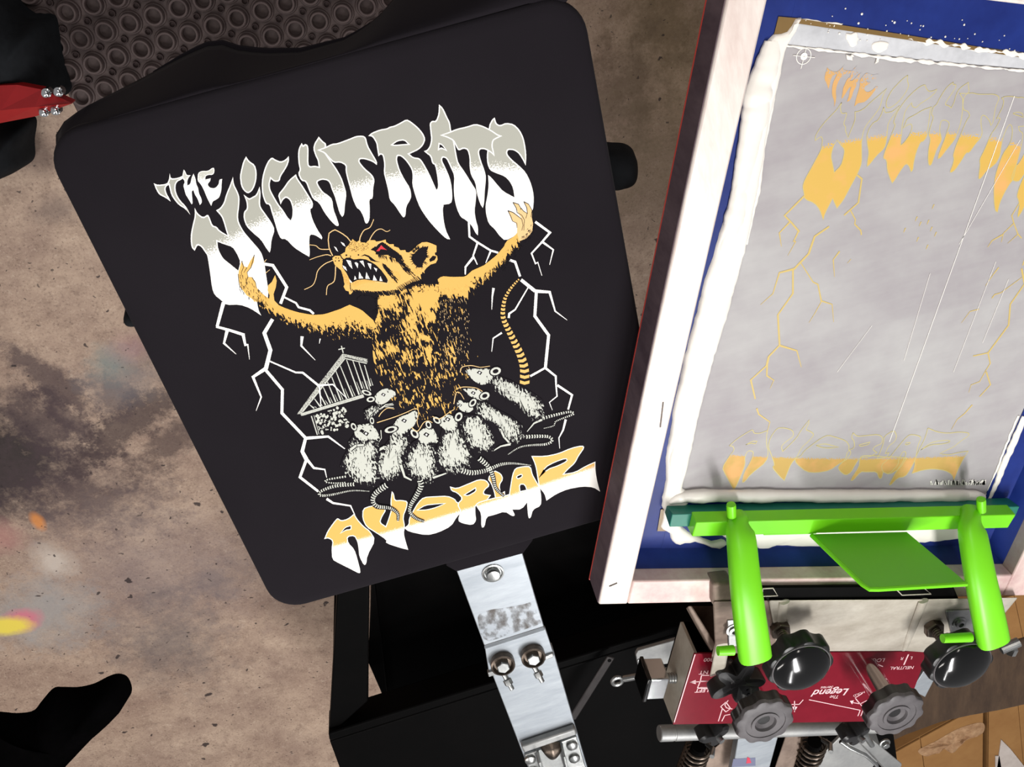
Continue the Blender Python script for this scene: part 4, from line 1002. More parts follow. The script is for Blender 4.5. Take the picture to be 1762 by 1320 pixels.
# registration mark and scratches
def ringmesh(px, py, r, w, z):
    u, v = suv(px, py, z); a = [S(u + (r + w) * math.cos(t), v + (r + w) * math.sin(t), z) for t in np.linspace(0, 6.283, 33)[:-1]]; b = [S(u + r * math.cos(t), v + r * math.sin(t), z) for t in np.linspace(0, 6.283, 33)[:-1]]
    return a + b, [[i, (i + 1) % 32, 32 + (i + 1) % 32, 32 + i] for i in range(32)]
M['pale'] = NT('pale_ink_line').set(srgb(240, 237, 230), .5)
u, v = suv(1383, 97, MZ); z = MZ + .0004
def bar(u0, v0, u1, v1, w, z0, h=.0003):
    d = Vector((u1 - u0, v1 - v0)).normalized() * w / 2
    return prism([S(u0 - d.y, v0 + d.x, z0), S(u1 - d.y, v1 + d.x, z0), S(u1 + d.y, v1 - d.x, z0), S(u0 + d.y, v0 - d.x, z0)], (0, 0, h))
obj('registration_mark', join(ringmesh(1383, 97, .0055, .0006, z), lathe(S(u, v, MZ), (0, 0, 1), [(.0028, .0003), (.0028, .0005)], 16), bar(u - .009, v, u + .009, v, .0005, z), bar(u, v - .009, u, v + .009, .0005, z)), M['pale'], screen)
def pxbar(x0, y0, x1, y1, w, z0, h=.00003):
    a, b = suv(x0, y0, MZ), suv(x1, y1, MZ); return bar(*a, *b, w, z0, h)
obj('scratch', join(pxbar(1745, 165, 1530, 760, .0006, MZ + .0005), pxbar(1755, 240, 1650, 420, .0004, MZ + .0005), pxbar(1600, 470, 1555, 620, .0004, MZ + .0005), pxbar(1713, 450, 1640, 640, .0004, MZ + .0005), pxbar(1735, 480, 1690, 590, .0004, MZ + .0005), pxbar(1440, 640, 1500, 560, .0003, MZ + .0005)), M['pale'], screen)
# wet ink
def ink_mass(name, pxs, h, n=90, rough=.0015, rings=5, seed=0.0, z0=MZ + .001, w=1.0):
    """ink film with a ragged edge and a lumpy, rounded surface"""
    c = [suv(x, y, MZ) for x, y in pxs]; pts = [Vector((a, b, 0)) for a, b in c]; pts.append(pts[0])
    q = resample(pts, n + 1)[:-1]; out = []
    for i, p in enumerate(q):
        t = (q[(i + 1) % n] - q[i - 1]).normalized(); nn = Vector((-t.y, t.x, 0))
        out.append(p + nn * rough * noise.noise(Vector((p.x * 160, p.y * 160, seed))) * 2)
    V, Fc = [], []
    # lofted shells from the edge inwards
    m = len(out); off = [0, .0008 * w, .0022 * w, .0045 * w]
    zs = [0, .55, .9, 1.0]
    ar = sum(out[i].x * out[(i + 1) % m].y - out[(i + 1) % m].x * out[i].y for i in range(m)); sg = 1 if ar > 0 else -1
    for o_, zz in zip(off, zs):
        for i, p in enumerate(out):
            t = (out[(i + 2) % m] - out[i - 2]).normalized(); nn = Vector((-t.y, t.x, 0)) * sg
            r = p + nn * o_
            lump = 1 + .55 * noise.noise(Vector((r.x * 70, r.y * 45, seed + 3)))
            V.append(S(r.x, r.y, z0 + h * zz * lump))
    for k in range(3):
        for i in range(m): Fc.append([k * m + i, k * m + (i + 1) % m, (k + 1) * m + (i + 1) % m, (k + 1) * m + i])
    tris = tessellate_polygon([[Vector((S(0, 0, 0) * 0).to_tuple()) + Vector((V[3 * m + i].x, V[3 * m + i].y, 0)) for i in range(m)]])
    for t in tris: Fc.append([3 * m + i for i in t])
    return obj(name, (V, Fc), M['ink_wet'], screen, smooth=True, auto=70)
def rope(name, pxs, radii, seed, flat=.6):
    """ridge of ink pushed aside by the blade"""
    a = smoothpath([(*suv(x, y, MZ), 0) for x, y in pxs], 120); n = len(a); R = []
    pts = []
    for i, p in enumerate(a):
        s = i / (n - 1) * (len(radii) - 1); j = min(int(s), len(radii) - 2); r = radii[j] + (radii[j + 1] - radii[j]) * (s - j)
        r *= 1 + .20 * noise.noise(Vector((p.x * 40, p.y * 40, seed))) + .10 * noise.noise(Vector((p.x * 130, p.y * 130, seed))); R.append(r)
        pts.append(S(p.x + .0012 * noise.noise(Vector((p.y * 140, seed, 0))), p.y, MZ + r * flat * .6))
    return obj(name, tube(pts, R, 12, [flat] * n), M['ink_wet'], screen, smooth=True, auto=80)
left_ridge = [(1331, 58), (1352, 56), (1368, 30), (1378, 30), (1364, 60), (1352, 80), (1345, 110), (1336, 155), (1325, 190), (1318, 235), (1310, 280), (1303, 325), (1293, 372), (1284, 420), (1270, 470), (1257, 520), (1240, 575), (1225, 625), (1210, 680), (1200, 720), (1190, 770), (1180, 810), (1172, 840), (1195, 848), (1180, 870), (1163, 885), (1172, 905), (1185, 915), (1200, 920), (1222, 930), (1245, 925), (1250, 935), (1236, 943), (1222, 940), (1195, 930), (1165, 936), (1155, 928), (1150, 915), (1135, 906), (1142, 880), (1138, 868), (1140, 850), (1145, 825), (1145, 785), (1152, 745), (1158, 700), (1168, 655), (1178, 610), (1190, 565), (1200, 530), (1212, 480), (1226, 440), (1242, 385), (1255, 340), (1262, 300), (1272, 250), (1276, 215), (1286, 180), (1286, 150), (1300, 120), (1310, 95), (1316, 70)]
ink_mass('ink_bank', left_ridge, .0035, 220, .0005, seed=1.0)
rope('ink_ridge', [(1328, 70), (1318, 110), (1303, 150), (1298, 190), (1288, 240), (1277, 300), (1268, 350), (1250, 420), (1232, 490), (1214, 560), (1195, 640), (1180, 700), (1167, 770), (1157, 845)], [.007, .010, .012, .010, .0085, .008, .0075, .007, .007, .007, .0075, .008], 2.0, .42)
rope('ink_ridge', [(1345, 80), (1333, 150), (1318, 225), (1312, 260), (1305, 320), (1294, 370), (1283, 420)], [.0016, .002, .002, .002, .0015], 6.0, .5)
rope('ink_bead', [(1152, 862), (1166, 853), (1200, 850), (1300, 850), (1450, 850), (1600, 850), (1672, 850), (1690, 856)], [.004, .0068, .0072, .0072, .0072, .0070, .0066, .003], 9.0, .8)
ink_mass('ink_film', [(1195, 905), (1260, 915), (1400, 910), (1500, 905), (1680, 900), (1690, 915), (1640, 928), (1590, 932), (1480, 938), (1410, 940), (1330, 938), (1318, 945), (1305, 946), (1300, 930), (1250, 925)], .0012, 120, .001, seed=4.0, w=.5)
ink_mass('ink_line', [(1352, 76), (1440, 86), (1520, 96), (1600, 104), (1700, 114), (1765, 120), (1765, 124), (1700, 118), (1600, 109), (1540, 104), (1440, 90), (1352, 81)], .0008, 160, .0009, seed=5.0, w=.12)
ink_mass('ink_line', [(1580, 63), (1600, 66), (1640, 74), (1700, 83), (1765, 92), (1765, 98), (1700, 90), (1640, 80), (1595, 76), (1560, 66)], .0008, 140, .0016, seed=7.0, w=.12)
ink_mass('ink_line', [(1368, 30), (1450, 40), (1446, 44), (1368, 36)], .0006, 60, .0006, seed=7.5, w=.12)
ink_mass('ink_spatter', [(1455, 57), (1470, 56), (1480, 66), (1475, 76), (1462, 78), (1452, 68)], .001, 50, .0018, seed=8.0, w=.3)
ink_mass('ink_spatter', [(1500, 76), (1513, 70), (1528, 74), (1526, 84), (1510, 86), (1502, 82)], .001, 50, .0018, seed=8.6, w=.3)
ink_mass('ink_spatter', [(1455, 93), (1468, 92), (1466, 103), (1456, 104)], .0008, 36, .0012, seed=9.0, w=.3)
ink_mass('ink_spatter', [(1508, 94), (1516, 94), (1512, 108), (1504, 110)], .0008, 36, .0010, seed=9.4, w=.3)
# hazy film of ink between the two lines at the head of the stencil
M['ink_haze'] = worn('thin_ink_film', srgb(176, 178, 182), srgb(206, 208, 212), 26, .45, 0, .4, .1, .35, .65)
tape('ink_haze', spx([(1372, 32), (1560, 62), (1765, 98), (1765, 118), (1600, 104), (1355, 76)], MZ), MZ + .0006, MZ + .0009, M['ink_haze'])
rope('ink_ridge', [(1762, 715), (1745, 755), (1725, 800), (1712, 835), (1700, 862)], [.0035, .004, .0045, .003, .0015], 12.0, .5)
rope('ink_ridge', [(1752, 715), (1735, 755), (1716, 805), (1695, 855)], [.0012, .0012, .0014, .001], 13.0, .5)
rt_ = random.Random(5)
smudge = []
for _ in range(60):
    x = 1600 + 95 * rt_.random() ** .7; y = 836 - 2; w = rt_.uniform(3, 9)
    smudge.append(pxbar(x, y, x + rt_.uniform(-2, 2), y - w, .0014, MZ + .0006, .00005))
obj('ink_smear', join(*smudge), M['pale'], screen)
fleck = []
for _ in range(46):
    x, y = rt_.uniform(1380, 1760), 0; y = rt_.uniform(5, 60) + (x - 1380) * .1
    a = suv(x, y, MZ); fleck.append(lathe(S(a[0], a[1], MZ + .001), (0, 0, 1), [(rt_.uniform(.0004, .001), .0003), (.0003, .0008)], 6))
tag(obj('ink_flecks', join(*fleck), M['pale'], screen), None, None, None, 'stuff')
for x0, y0, x1, y1 in ((1141, 692, 1136, 735), (1048, 1009, 1062, 1003)):
    a, b = suv(x0, y0, TZ), suv(x1, y1, TZ); obj('staple', bar(*a, *b, .0012, TZ + .0001, .0006), M['staple'], screen)

# ------------------------------------------------------------------ squeegee
sq = empty('squeegee', P(1460, 880, MZ + .001), 'lime green squeegee with teal blade, two curved arms and an upright plate', 'squeegee')
a0, a1 = P(1190, 880, .031), P(1733, 868, .031)
e = (a1 - a0); LEN = e.length; e.normalize(); fr = Vector((e.y, -e.x, 0))      # fr points away from the operator
if fr.y > 0: fr = -fr
TH, HT = .0205, .0150
# bevelled holder: front face, chamfer, top
prof = [(0.000, 0.0), (TH, -.002), (TH, HT - .002), (.0015, HT + .0005)]
b = [a0 + fr * y + ZZ * z for y, z in prof]; t = [a1 + fr * y + ZZ * z for y, z in prof]
obj('holder', hexa(b, t), M['green'], sq, bevel=.001)
c0, c1 = a0 - e * .020, a1 + e * .014
b = [c0 + fr * .004 + ZZ * (-.0165), c0 + fr * .013 + ZZ * (-.0165), c0 + fr * .017 + ZZ * .002, c0 + fr * .0015 + ZZ * .002]
c0b = c0 - e * .004
t = [p + (c1 - c0) for p in b]
obj('blade', hexa(b, t), M['teal'], sq, bevel=.0008)
mid = [P(1396, 918, .046), P(1300, 917, .046)]
obj('holder_step', obox(a0 + e * (.30 * LEN) + fr * (TH + .0008) + ZZ * (HT * .5 - .002), e * .028, fr * .0014, ZZ * .006), M['green'], sq, bevel=.0006)
def arm(pts, rad, ell):
    path = smoothpath(pts, 26); n = len(path)
    R = [rad[0] + (rad[1] - rad[0]) * min(1, i / (n - 1) * 1.1) for i in range(n)]; E_ = [ell[0] + (ell[1] - ell[0]) * i / (n - 1) for i in range(n)]
    # egg-shaped section with a crease along the right flank
    V, Fc = [], []; N = 20
    for i, p in enumerate(path):
        tt_ = (path[min(i + 1, n - 1)] - path[max(i - 1, 0)]).normalized(); s = tt_.cross(ZZ).normalized(); u_ = s.cross(tt_).normalized()
        for k in range(N):
            an = 2 * math.pi * k / N; cs, sn = math.cos(an), math.sin(an)
            rx = R[i] * (1 + (.10 if cs < 0 else 0)); V.append(p + s * rx * math.copysign(abs(cs) ** .8, cs) + u_ * R[i] * E_[i] * math.copysign(abs(sn) ** .7, sn))
    for j in range(n - 1):
        for k in range(N): Fc.append([j * N + k, j * N + (k + 1) % N, (j + 1) * N + (k + 1) % N, (j + 1) * N + k])
    Fc.append(list(range(N - 1, -1, -1))); Fc.append([(n - 1) * N + k for k in range(N)])
    return V, Fc
obj('arm', arm([P(1268, 893, .040), P(1274, 925, .062), P(1281, 1000, .085), P(1289, 1065, .097), P(1298, 1131, .102)], (.0122, .0154), (.8, .65)), M['green'], sq, smooth=True, auto=60)
obj('arm', arm([P(1668, 884, .040), P(1672, 915, .062), P(1684, 985, .085), P(1696, 1045, .097), P(1708, 1104, .102)], (.0122, .0154), (.8, .65)), M['green'], sq, smooth=True, auto=60)
for (x, y) in ((1259, 888), (1689, 879)):
    p, q = P(x, y, .0500), P(x - 1, y - 21, .0510); L_ = (q - p).length; obj('peg', lathe(p, q - p, [(.0030, -.001), (.0044, 0), (.0046, L_ * .8), (.0042, L_ * .95), (.002, L_)], 18), M['green'], sq, smooth=True)
p = P(1262, 1119, .100); obj('peg', cyl(p, p - e * .016, .005, .0045, 16), M['green'], sq, smooth=True)
p = P(1640, 1098, .098); obj('peg', cyl(p + e * .02, p - e * .012, .005, .0045, 16), M['green'], sq, smooth=True)
q = [P(1397, 919, .045), P(1560, 915, .045), P(1664, 1003, .123), P(1512, 1012, .126), P(1497, 1012, .1255), P(1485, 1004, .120)]
obj('upright_plate', prism(q, fr * .0030), M['green_sheet'], sq, bevel=.0005)
rimp = [q[0], q[5], q[4], q[3], q[2]]
obj('plate_rim', tube([v_ + fr * .0015 for v_ in rimp], [.0022] * 5, 8), M['green'], sq, smooth=True)

# ------------------------------------------------------------------ metal arm that carries the board
arm_o = empty('platen_arm', P(900, 1150, -.04), 'flat aluminium arm with bolts running from under the printed shirt', 'arm')
obj('upper_plate', slab([(772, 945), (888, 915), (936, 1078), (833, 1111)], -.0165, .006), M['alu'], arm_o, bevel=.0008)
pb = P(848, 986, -.0165)
obj('bolt', join(lathe(pb, (0, 0, 1), [(.0115, -.001), (.0115, .0012), (.010, .0016), (.009, .0004), (.0088, .0004)], 28), lathe(pb, (0, 0, 1), [(.0075, 0), (.0075, .004), (.0065, .0055), (.003, .0062)], 20)), M['zinc'], arm_o, smooth=True)
_t = NT('dark_mottle'); _t.link(_t.math('MULTIPLY', _t.ramp(_t.noise(_t.mapping(_t.coord(), scale=(1.6, 1, 1)), 70, 4.0), .42, .70), .5), _t.b.inputs['Alpha']); M['mottle'] = _t.set(srgb(92, 84, 78), .45, .5, .4)
obj('dark_mottle', blob(loop([(822, 1062), (842, 1050), (868, 1046), (900, 1040), (916, 1038), (926, 1062), (928, 1074), (880, 1090), (836, 1102)], -.0165, 40), PZ - .0164, PZ - .0160, 4, .0003, 200), M['mottle'], arm_o, smooth=True)  # mottled darker patch on the plate before its bend
obj('upper_lip', hexa([P(833, 1111, -.0225), P(936, 1078, -.0225), P(937, 1083, -.040), P(834, 1117, -.040)], [P(833, 1111, -.0165), P(936, 1078, -.0165), P(938, 1084, -.030), P(834, 1117, -.030)]), M['alu'], arm_o, bevel=.0008)
obj('clamp_plate', slab([(834, 1113), (938, 1080), (954, 1128), (842, 1163)], -.034, .004), M['alu'], arm_o, bevel=.0008)
obj('clamp_lip', join(slab([(839, 1158), (858, 1152), (860, 1160), (841, 1166)], -.031, .006), slab([(936, 1130), (952, 1125), (953, 1131), (938, 1137)], -.031, .006)), M['zinc'], arm_o, bevel=.001)
for x, y in ((864, 1131), (916, 1118)):
    p = P(x, y + 6, -.034); ax = Vector((0, .10, 1)).normalized()
    o = obj('bolt_collar', lathe(p, ax, [(.0125, -.012), (.0135, -.004), (.0140, .004), (.0138, .009), (.0118, .010), (.0108, .006), (.0100, .005)], 32), M['steel_dark'], arm_o, smooth=True)
    obj('bolt_head', hexbolt(p + ax * .004, ax, .0080, .009), M['zinc'], o, bevel=.0006)
    q_ = P(x + 8, y + 38, -.036); obj('nut_tip', join(hexbolt(q_, Vector((.2, -.8, .5)), .0052, .007), cyl(q_ - Vector((.002, -.008, .004)), q_ + Vector((.003, -.012, .006)), .0032, .0028, 12)), M['zinc'], arm_o, bevel=.0004)
obj('lower_bar', slab([(843, 1150), (952, 1118), (1012, 1325), (1040, 1420), (940, 1420), (910, 1325)], -.046, .012), M['alu'], arm_o, bevel=.001)
obj('end_bracket', join(slab([(897, 1286), (990, 1255), (994, 1265), (901, 1297)], -.036, .010)), M['alu_dull'], arm_o, bevel=.0025)
obj('end_bracket', slab([(903, 1300), (992, 1268), (1020, 1360), (925, 1370)], -.0425, .0035), M['zinc'], arm_o, bevel=.0008)
for s_ in (((926, 1300), (950, 1380)), ((968, 1290), (990, 1375))):
    obj('channel_wall', obox((P(*s_[0], -.030) + P(*s_[1], -.030)) / 2, (P(*s_[1], -.030) - P(*s_[0], -.030)) / 2, Vector((.0014, 0, 0)), ZZ * .011), M['zinc'], arm_o, bevel=.0005)
obj('weld', blob(loop([(932, 1292), (950, 1284), (970, 1286), (964, 1303), (950, 1312), (938, 1304)], -.036, 24), PZ - .042, PZ - .033, 4, .003, 120), M['steel_dark'], arm_o, smooth=True)
for x, y in ((912, 1306), (984, 1282), (988, 1304), (918, 1326)):
    obj('bolt', lathe(P(x, y, -.0425), (0, 0, 1), [(.0072, 0), (.0068, .003), (.0045, .0045), (.001, .005)], 18), M['zinc'], arm_o, smooth=True)
# neck of the board that lies over the arm under the shirt
obj('board_neck', slab([(770, 940), (915, 900), (917, 930), (900, 953), (786, 984), (768, 974)], -.0105, .006), M['cloth'], shirt, bevel=.001)

# ------------------------------------------------------------------ black steel stand under the press
stand = empty('press_stand', (P(700, 1200, -.35).x, P(700, 1200, -.35).y, 0), 'black painted steel stand below the metal arm, with open corner', 'stand')
BP = M['black_paint']
obj('side_bar', slab([(582, 985), (636, 970), (634, 1207), (566, 1268)], -.33, .035), BP, stand, bevel=.003)
obj('front_rail', slab([(565, 1263), (640, 1239), (850, 1174), (1090, 1101), (1260, 1050), (1262, 1062), (1092, 1113), (852, 1186), (567, 1276)], -.32, .05), BP, stand, bevel=.003)
obj('top_panel', slab([(567, 1276), (852, 1186), (1092, 1113), (1262, 1060), (1520, 1130), (1560, 1420), (620, 1420)], -.335, .03), BP, stand, bevel=.003)
obj('lower_shelf', slab([(640, 930), (1130, 820), (1300, 960), (1300, 1080), (860, 1200), (664, 1214), (636, 1142)], -.52, .02), BP, stand, bevel=.003)
obj('inner_panel', slab([(634, 1142), (640, 1000), (645, 1000), (668, 1205), (662, 1206)], -.50, .02), BP, stand, bevel=.002)
c_ = P(600, 1250, -.365); obj('leg', prism([Vector((c_.x - .02, c_.y - .02, .001)), Vector((c_.x + .03, c_.y - .02, .001)), Vector((c_.x + .03, c_.y + .03, .001)), Vector((c_.x - .02, c_.y + .03, .001))], (0, 0, c_.z - .001)), BP, stand, bevel=.003)
c_ = P(1200, 1200, -.365); obj('leg', prism([Vector((c_.x - .02, c_.y - .02, .001)), Vector((c_.x + .03, c_.y - .02, .001)), Vector((c_.x + .03, c_.y + .03, .001)), Vector((c_.x - .02, c_.y + .03, .001))], (0, 0, c_.z - .001)), BP, stand, bevel=.003)
M['dark_strap'] = worn('dark_steel_strap', srgb(38, 34, 34), srgb(52, 48, 48), 30, .5, .4, .4, .1)
a_, b_ = P(1050, 1132, -.30), P(985, 1235, -.30); d_ = (b_ - a_).normalized(); n_ = Vector((-d_.y, d_.x, 0))
st_ = obj('strap', join(obox((a_ + b_) / 2, (b_ - a_) / 2 * 1.04, n_ * .007, ZZ * .002)), M['dark_strap'], stand, bevel=.002)
obj('strap_hole', lathe(a_ + d_ * .004 + ZZ * .002, (0, 0, 1), [(.003, 0), (.003, .0008)], 14), BP, st_)

# aluminium arm of the next station, lying on the stand
na = empty('spare_arm', P(1130, 1120, -.17), 'pale aluminium strip end behind the chrome knob on black', 'arm')
obj('strip', slab([(1094, 1127), (1098, 1120), (1175, 1098), (1240, 1090), (1240, 1125), (1170, 1140), (1100, 1149), (1097, 1143)], -.16, .006), M['alu_dull'], na, bevel=.001)
obj('rivet', lathe(P(1100, 1136, -.16), (0, 0, 1), [(.003, 0), (.0025, .0012)], 12), M['zinc'], na)
# tie rod with an eye
tr = empty('eye_rod', P(1062, 1172, -.14), 'thin steel rod with a round eye beside the chrome knob', 'rod')
p0, p1 = P(1074, 1168, -.12), P(1160, 1152, -.09)
obj('rod', cyl(p0, p1, .0045, None, 16), M['zinc'], tr, smooth=True)
ctr = P(1062, 1172, -.122); obj('eye', tube([ctr + Vector((.0068 * math.cos(a), .0068 * math.sin(a), 0)) for a in np.linspace(0, 6.283, 21)], [.0028] * 21, 8), M['zinc'], tr, smooth=True)

# ------------------------------------------------------------------ print head (clamp, knobs, red panel)
hd = empty('print_head', P(1380, 1180, -.10), 'metal print head with crimson panel, screen clamp and large knobs', 'print head')
RZ = -.02
red = [(1195, 1125), (1597, 1121), (1574, 1184), (1552, 1241), (1158, 1247)]
red_o = obj('face_plate', slab(red, RZ, .0025), M['red'], hd, bevel=.0004)
def wall(pa, pb, z0, z1, th):
    a, b = P(*pa, RZ), P(*pb, RZ); d = (b - a).normalized(); nn = Vector((-d.y, d.x, 0)) * th
    return prism([Vector((q.x, q.y, PZ + z0)) for q in (a, b, b + nn, a + nn)], (0, 0, z1 - z0))
obj('housing_side', wall((1195, 1125), (1158, 1247), -.072, RZ - .0005, .004), M['cast'], hd, bevel=.0006)
obj('housing_side', wall((1597, 1121), (1552, 1241), -.072, RZ - .0005, -.004), M['cast'], hd, bevel=.0006)
obj('housing_back', wall((1158, 1247), (1552, 1241), -.072, RZ - .0026, .004), M['cast'], hd, bevel=.0006)
obj('housing_floor', prism([Vector((P(x, y, RZ).x, P(x, y, RZ).y, PZ - .074)) for x, y in ((1195, 1125), (1597, 1121), (1552, 1241), (1158, 1247))], (0, 0, .002)), M['black_paint'], hd)
# printed lines of the panel
pl = []
def pline(pts, w=.0011):
    for a, b in zip(pts, pts[1:]):
        a, b = P(*a, RZ), P(*b, RZ); d = (b - a); n = Vector((-d.y, d.x, 0)).normalized() * w / 2
        pl.append(prism([a + n, b + n, b - n, a - n], (0, 0, .0003)))
def flush():
    global pl
    if pl: obj('panel_mark', join(*pl), M['pink_print'], red_o)
    pl = []
pline([(1160, 1243), (1196, 1126)], .0012)
flush()
pline([(1205, 1183), (1223, 1183), (1220, 1172), (1205, 1172), (1200, 1184)]); pline([(1218, 1172), (1188, 1174)]); pline([(1205, 1172), (1207, 1162), (1220, 1162)]); pline([(1201, 1184), (1217, 1184)], .0018)
pl.append(prism([P(1187, 1174, RZ), P(1197, 1170, RZ), P(1197, 1177, RZ)], (0, 0, .0003)))
flush()
pline([(1281, 1152), (1292, 1152), (1303, 1156)]); pline([(1278, 1147), (1294, 1149), (1305, 1157)], .0009)
flush()
pline([(1236, 1241), (1243, 1219)]); pline([(1242, 1241), (1247, 1231), (1257, 1229)]); pline([(1240, 1216), (1249, 1225), (1257, 1219), (1249, 1208), (1240, 1216)]); pline([(1253, 1205), (1247, 1213), (1250, 1218), (1260, 1220)])
flush()
pline([(1362, 1212), (1375, 1212), (1382, 1204)]); pline([(1367, 1206), (1367, 1225)]); pl.append(prism([P(1363, 1216, RZ), P(1372, 1216, RZ), P(1367, 1224, RZ)], (0, 0, .0003)))
flush()
pline([(1392, 1204), (1480, 1222), (1476, 1232)]); pline([(1486, 1219), (1481, 1232)])
pline([(1472, 1202), (1484, 1216), (1500, 1208)]); pline([(1468, 1209), (1480, 1211), (1492, 1205)]); pl.append(prism([P(1462, 1206, RZ), P(1469, 1205, RZ), P(1466, 1212, RZ)], (0, 0, .0003)))
flush()
pline([(1471, 1201), (1484, 1193)])
flush()
arc = [(1481, 1150), (1490, 1145), (1500, 1142), (1510, 1143), (1519, 1147)]; pline(arc, .0012)
flush()
pline([(1563, 1126), (1555, 1144)], .0018)
flush()
def words(txt, px, py, size, name='panel_text', turn=0.0, bold=0.0, shear=0.0):
    cu = bpy.data.curves.new(name, 'FONT'); cu.body = txt; cu.size = size; cu.align_x = 'CENTER'; cu.align_y = 'CENTER'; cu.extrude = .00012; cu.offset = bold; cu.shear = shear
    to = bpy.data.objects.new(name, cu); COL.objects.link(to)
    me = bpy.data.meshes.new_from_object(to.evaluated_get(bpy.context.evaluated_depsgraph_get())); bpy.data.objects.remove(to, do_unlink=True); bpy.data.curves.remove(cu)
    o = bpy.data.objects.new(name, me); COL.objects.link(o); me.materials.clear(); me.materials.append(M['pink_print'])
    o.parent = red_o; p = P(px, py, RZ + .0004) - origin(red_o); o.location = p
    o.rotation_euler = (0, 0, math.atan2(UV_U.y, UV_U.x) + math.pi + turn)
    return o
words('LOCK', 1279, 1141, .0085); words('LOCK', 1508, 1136, .0085); words('NEUTRAL', 1552, 1149, .0075); words('LEFT', 1208, 1188, .0085, bold=.0001)
words('NT', 1211, 1157, .0085); words('L300', 1222, 1135, .0080); words('L', 1568, 1132, .007); words('R', 1552, 1133, .007)
words('The', 1436, 1199, .0080, shear=.2); words('Legend', 1430, 1191, .0165, bold=.0002, shear=.25); words('Series', 1423, 1183, .0070, shear=.2); words('HOLD', 1478, 1194, .0055, turn=.45)

# screen clamp casting
cl = obj('clamp_casting', hexa([P(1322, 1034, .046), P(1590, 1032, .046), P(1556, 1120, .000), P(1340, 1121, .000)], [P(1322, 1033, .060), P(1590, 1031, .060), P(1556, 1120, .012), P(1340, 1121, .012)]), M['cast'], hd, bevel=.002)
obj('clamp_wing', hexa([P(1590, 1032, .046), P(1750, 1030, .046), P(1705, 1085, .03), P(1600, 1123, .000), P(1556, 1120, .000)], [P(1590, 1031, .060), P(1752, 1028, .060), P(1705, 1083, .040), P(1600, 1123, .010), P(1556, 1120, .010)]), M['cast'], hd, bevel=.002)
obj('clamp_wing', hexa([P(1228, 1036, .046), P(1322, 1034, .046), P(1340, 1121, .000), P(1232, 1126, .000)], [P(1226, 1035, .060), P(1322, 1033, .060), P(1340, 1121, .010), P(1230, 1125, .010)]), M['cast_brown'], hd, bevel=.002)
for x0, y0, x1, y1 in ((1350, 1036, 1338, 1112), (1589, 1034, 1556, 1118)):
    a_, b_ = P(x0, y0, .0595), P(x1, y1, .012); d_ = (b_ - a_); s_ = d_.cross(ZZ).normalized()
    obj('clamp_rib', tube([a_, a_.lerp(b_, .5), b_], [.0055, .0050, .0035], 10, [.5, .5, .5]), M['cast'], hd, smooth=True)
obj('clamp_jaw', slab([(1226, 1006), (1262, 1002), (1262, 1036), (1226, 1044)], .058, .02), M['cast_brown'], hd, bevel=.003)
jaw = obj('clamp_slot', slab([(1255, 1012), (1640, 1008), (1650, 1031), (1255, 1034)], .0565, .004), M['black_paint'], hd, bevel=.0008)
for q in ([(1312, 1013), (1330, 1012), (1338, 1025), (1312, 1026)], [(1542, 1014), (1590, 1012), (1602, 1022), (1552, 1024)]):
    pts = [P(x, y, .0570) for x, y in q]; obj('slot_outline', tube(pts + [pts[0]], [.0007] * 5, 6), M['cast'], jaw)
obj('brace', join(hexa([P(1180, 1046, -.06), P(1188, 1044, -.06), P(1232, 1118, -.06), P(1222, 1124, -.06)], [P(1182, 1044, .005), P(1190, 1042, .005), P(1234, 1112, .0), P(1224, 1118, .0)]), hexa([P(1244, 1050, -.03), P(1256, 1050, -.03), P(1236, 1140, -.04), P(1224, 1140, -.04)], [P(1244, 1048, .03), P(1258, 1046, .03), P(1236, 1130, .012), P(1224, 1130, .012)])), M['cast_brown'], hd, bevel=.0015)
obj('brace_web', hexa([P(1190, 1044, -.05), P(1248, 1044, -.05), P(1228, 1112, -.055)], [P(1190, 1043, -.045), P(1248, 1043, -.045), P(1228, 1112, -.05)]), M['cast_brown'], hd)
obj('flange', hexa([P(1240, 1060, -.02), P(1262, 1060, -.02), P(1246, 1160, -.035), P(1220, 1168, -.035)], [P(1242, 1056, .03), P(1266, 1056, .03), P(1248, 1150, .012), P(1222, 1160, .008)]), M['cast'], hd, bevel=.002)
def galv(pxs, dz, bolt):
    g = obj('bracket_plate', slab(pxs, dz, .004), M['zinc'], hd, bevel=.0008)
    p = P(*bolt, dz); obj('bolt', join(lathe(p, (0, 0, 1), [(.008, 0), (.008, .001), (.0055, .0012), (.0055, .0035), (.003, .0038), (.003, .001), (.0005, .001)], 24)), M['zinc'], g, smooth=True)
galv([(1252, 1068), (1275, 1066), (1275, 1112), (1254, 1114)], .045, (1262, 1084))
galv([(1628, 1052), (1678, 1050), (1684, 1092), (1638, 1094)], .052, (1651, 1072))

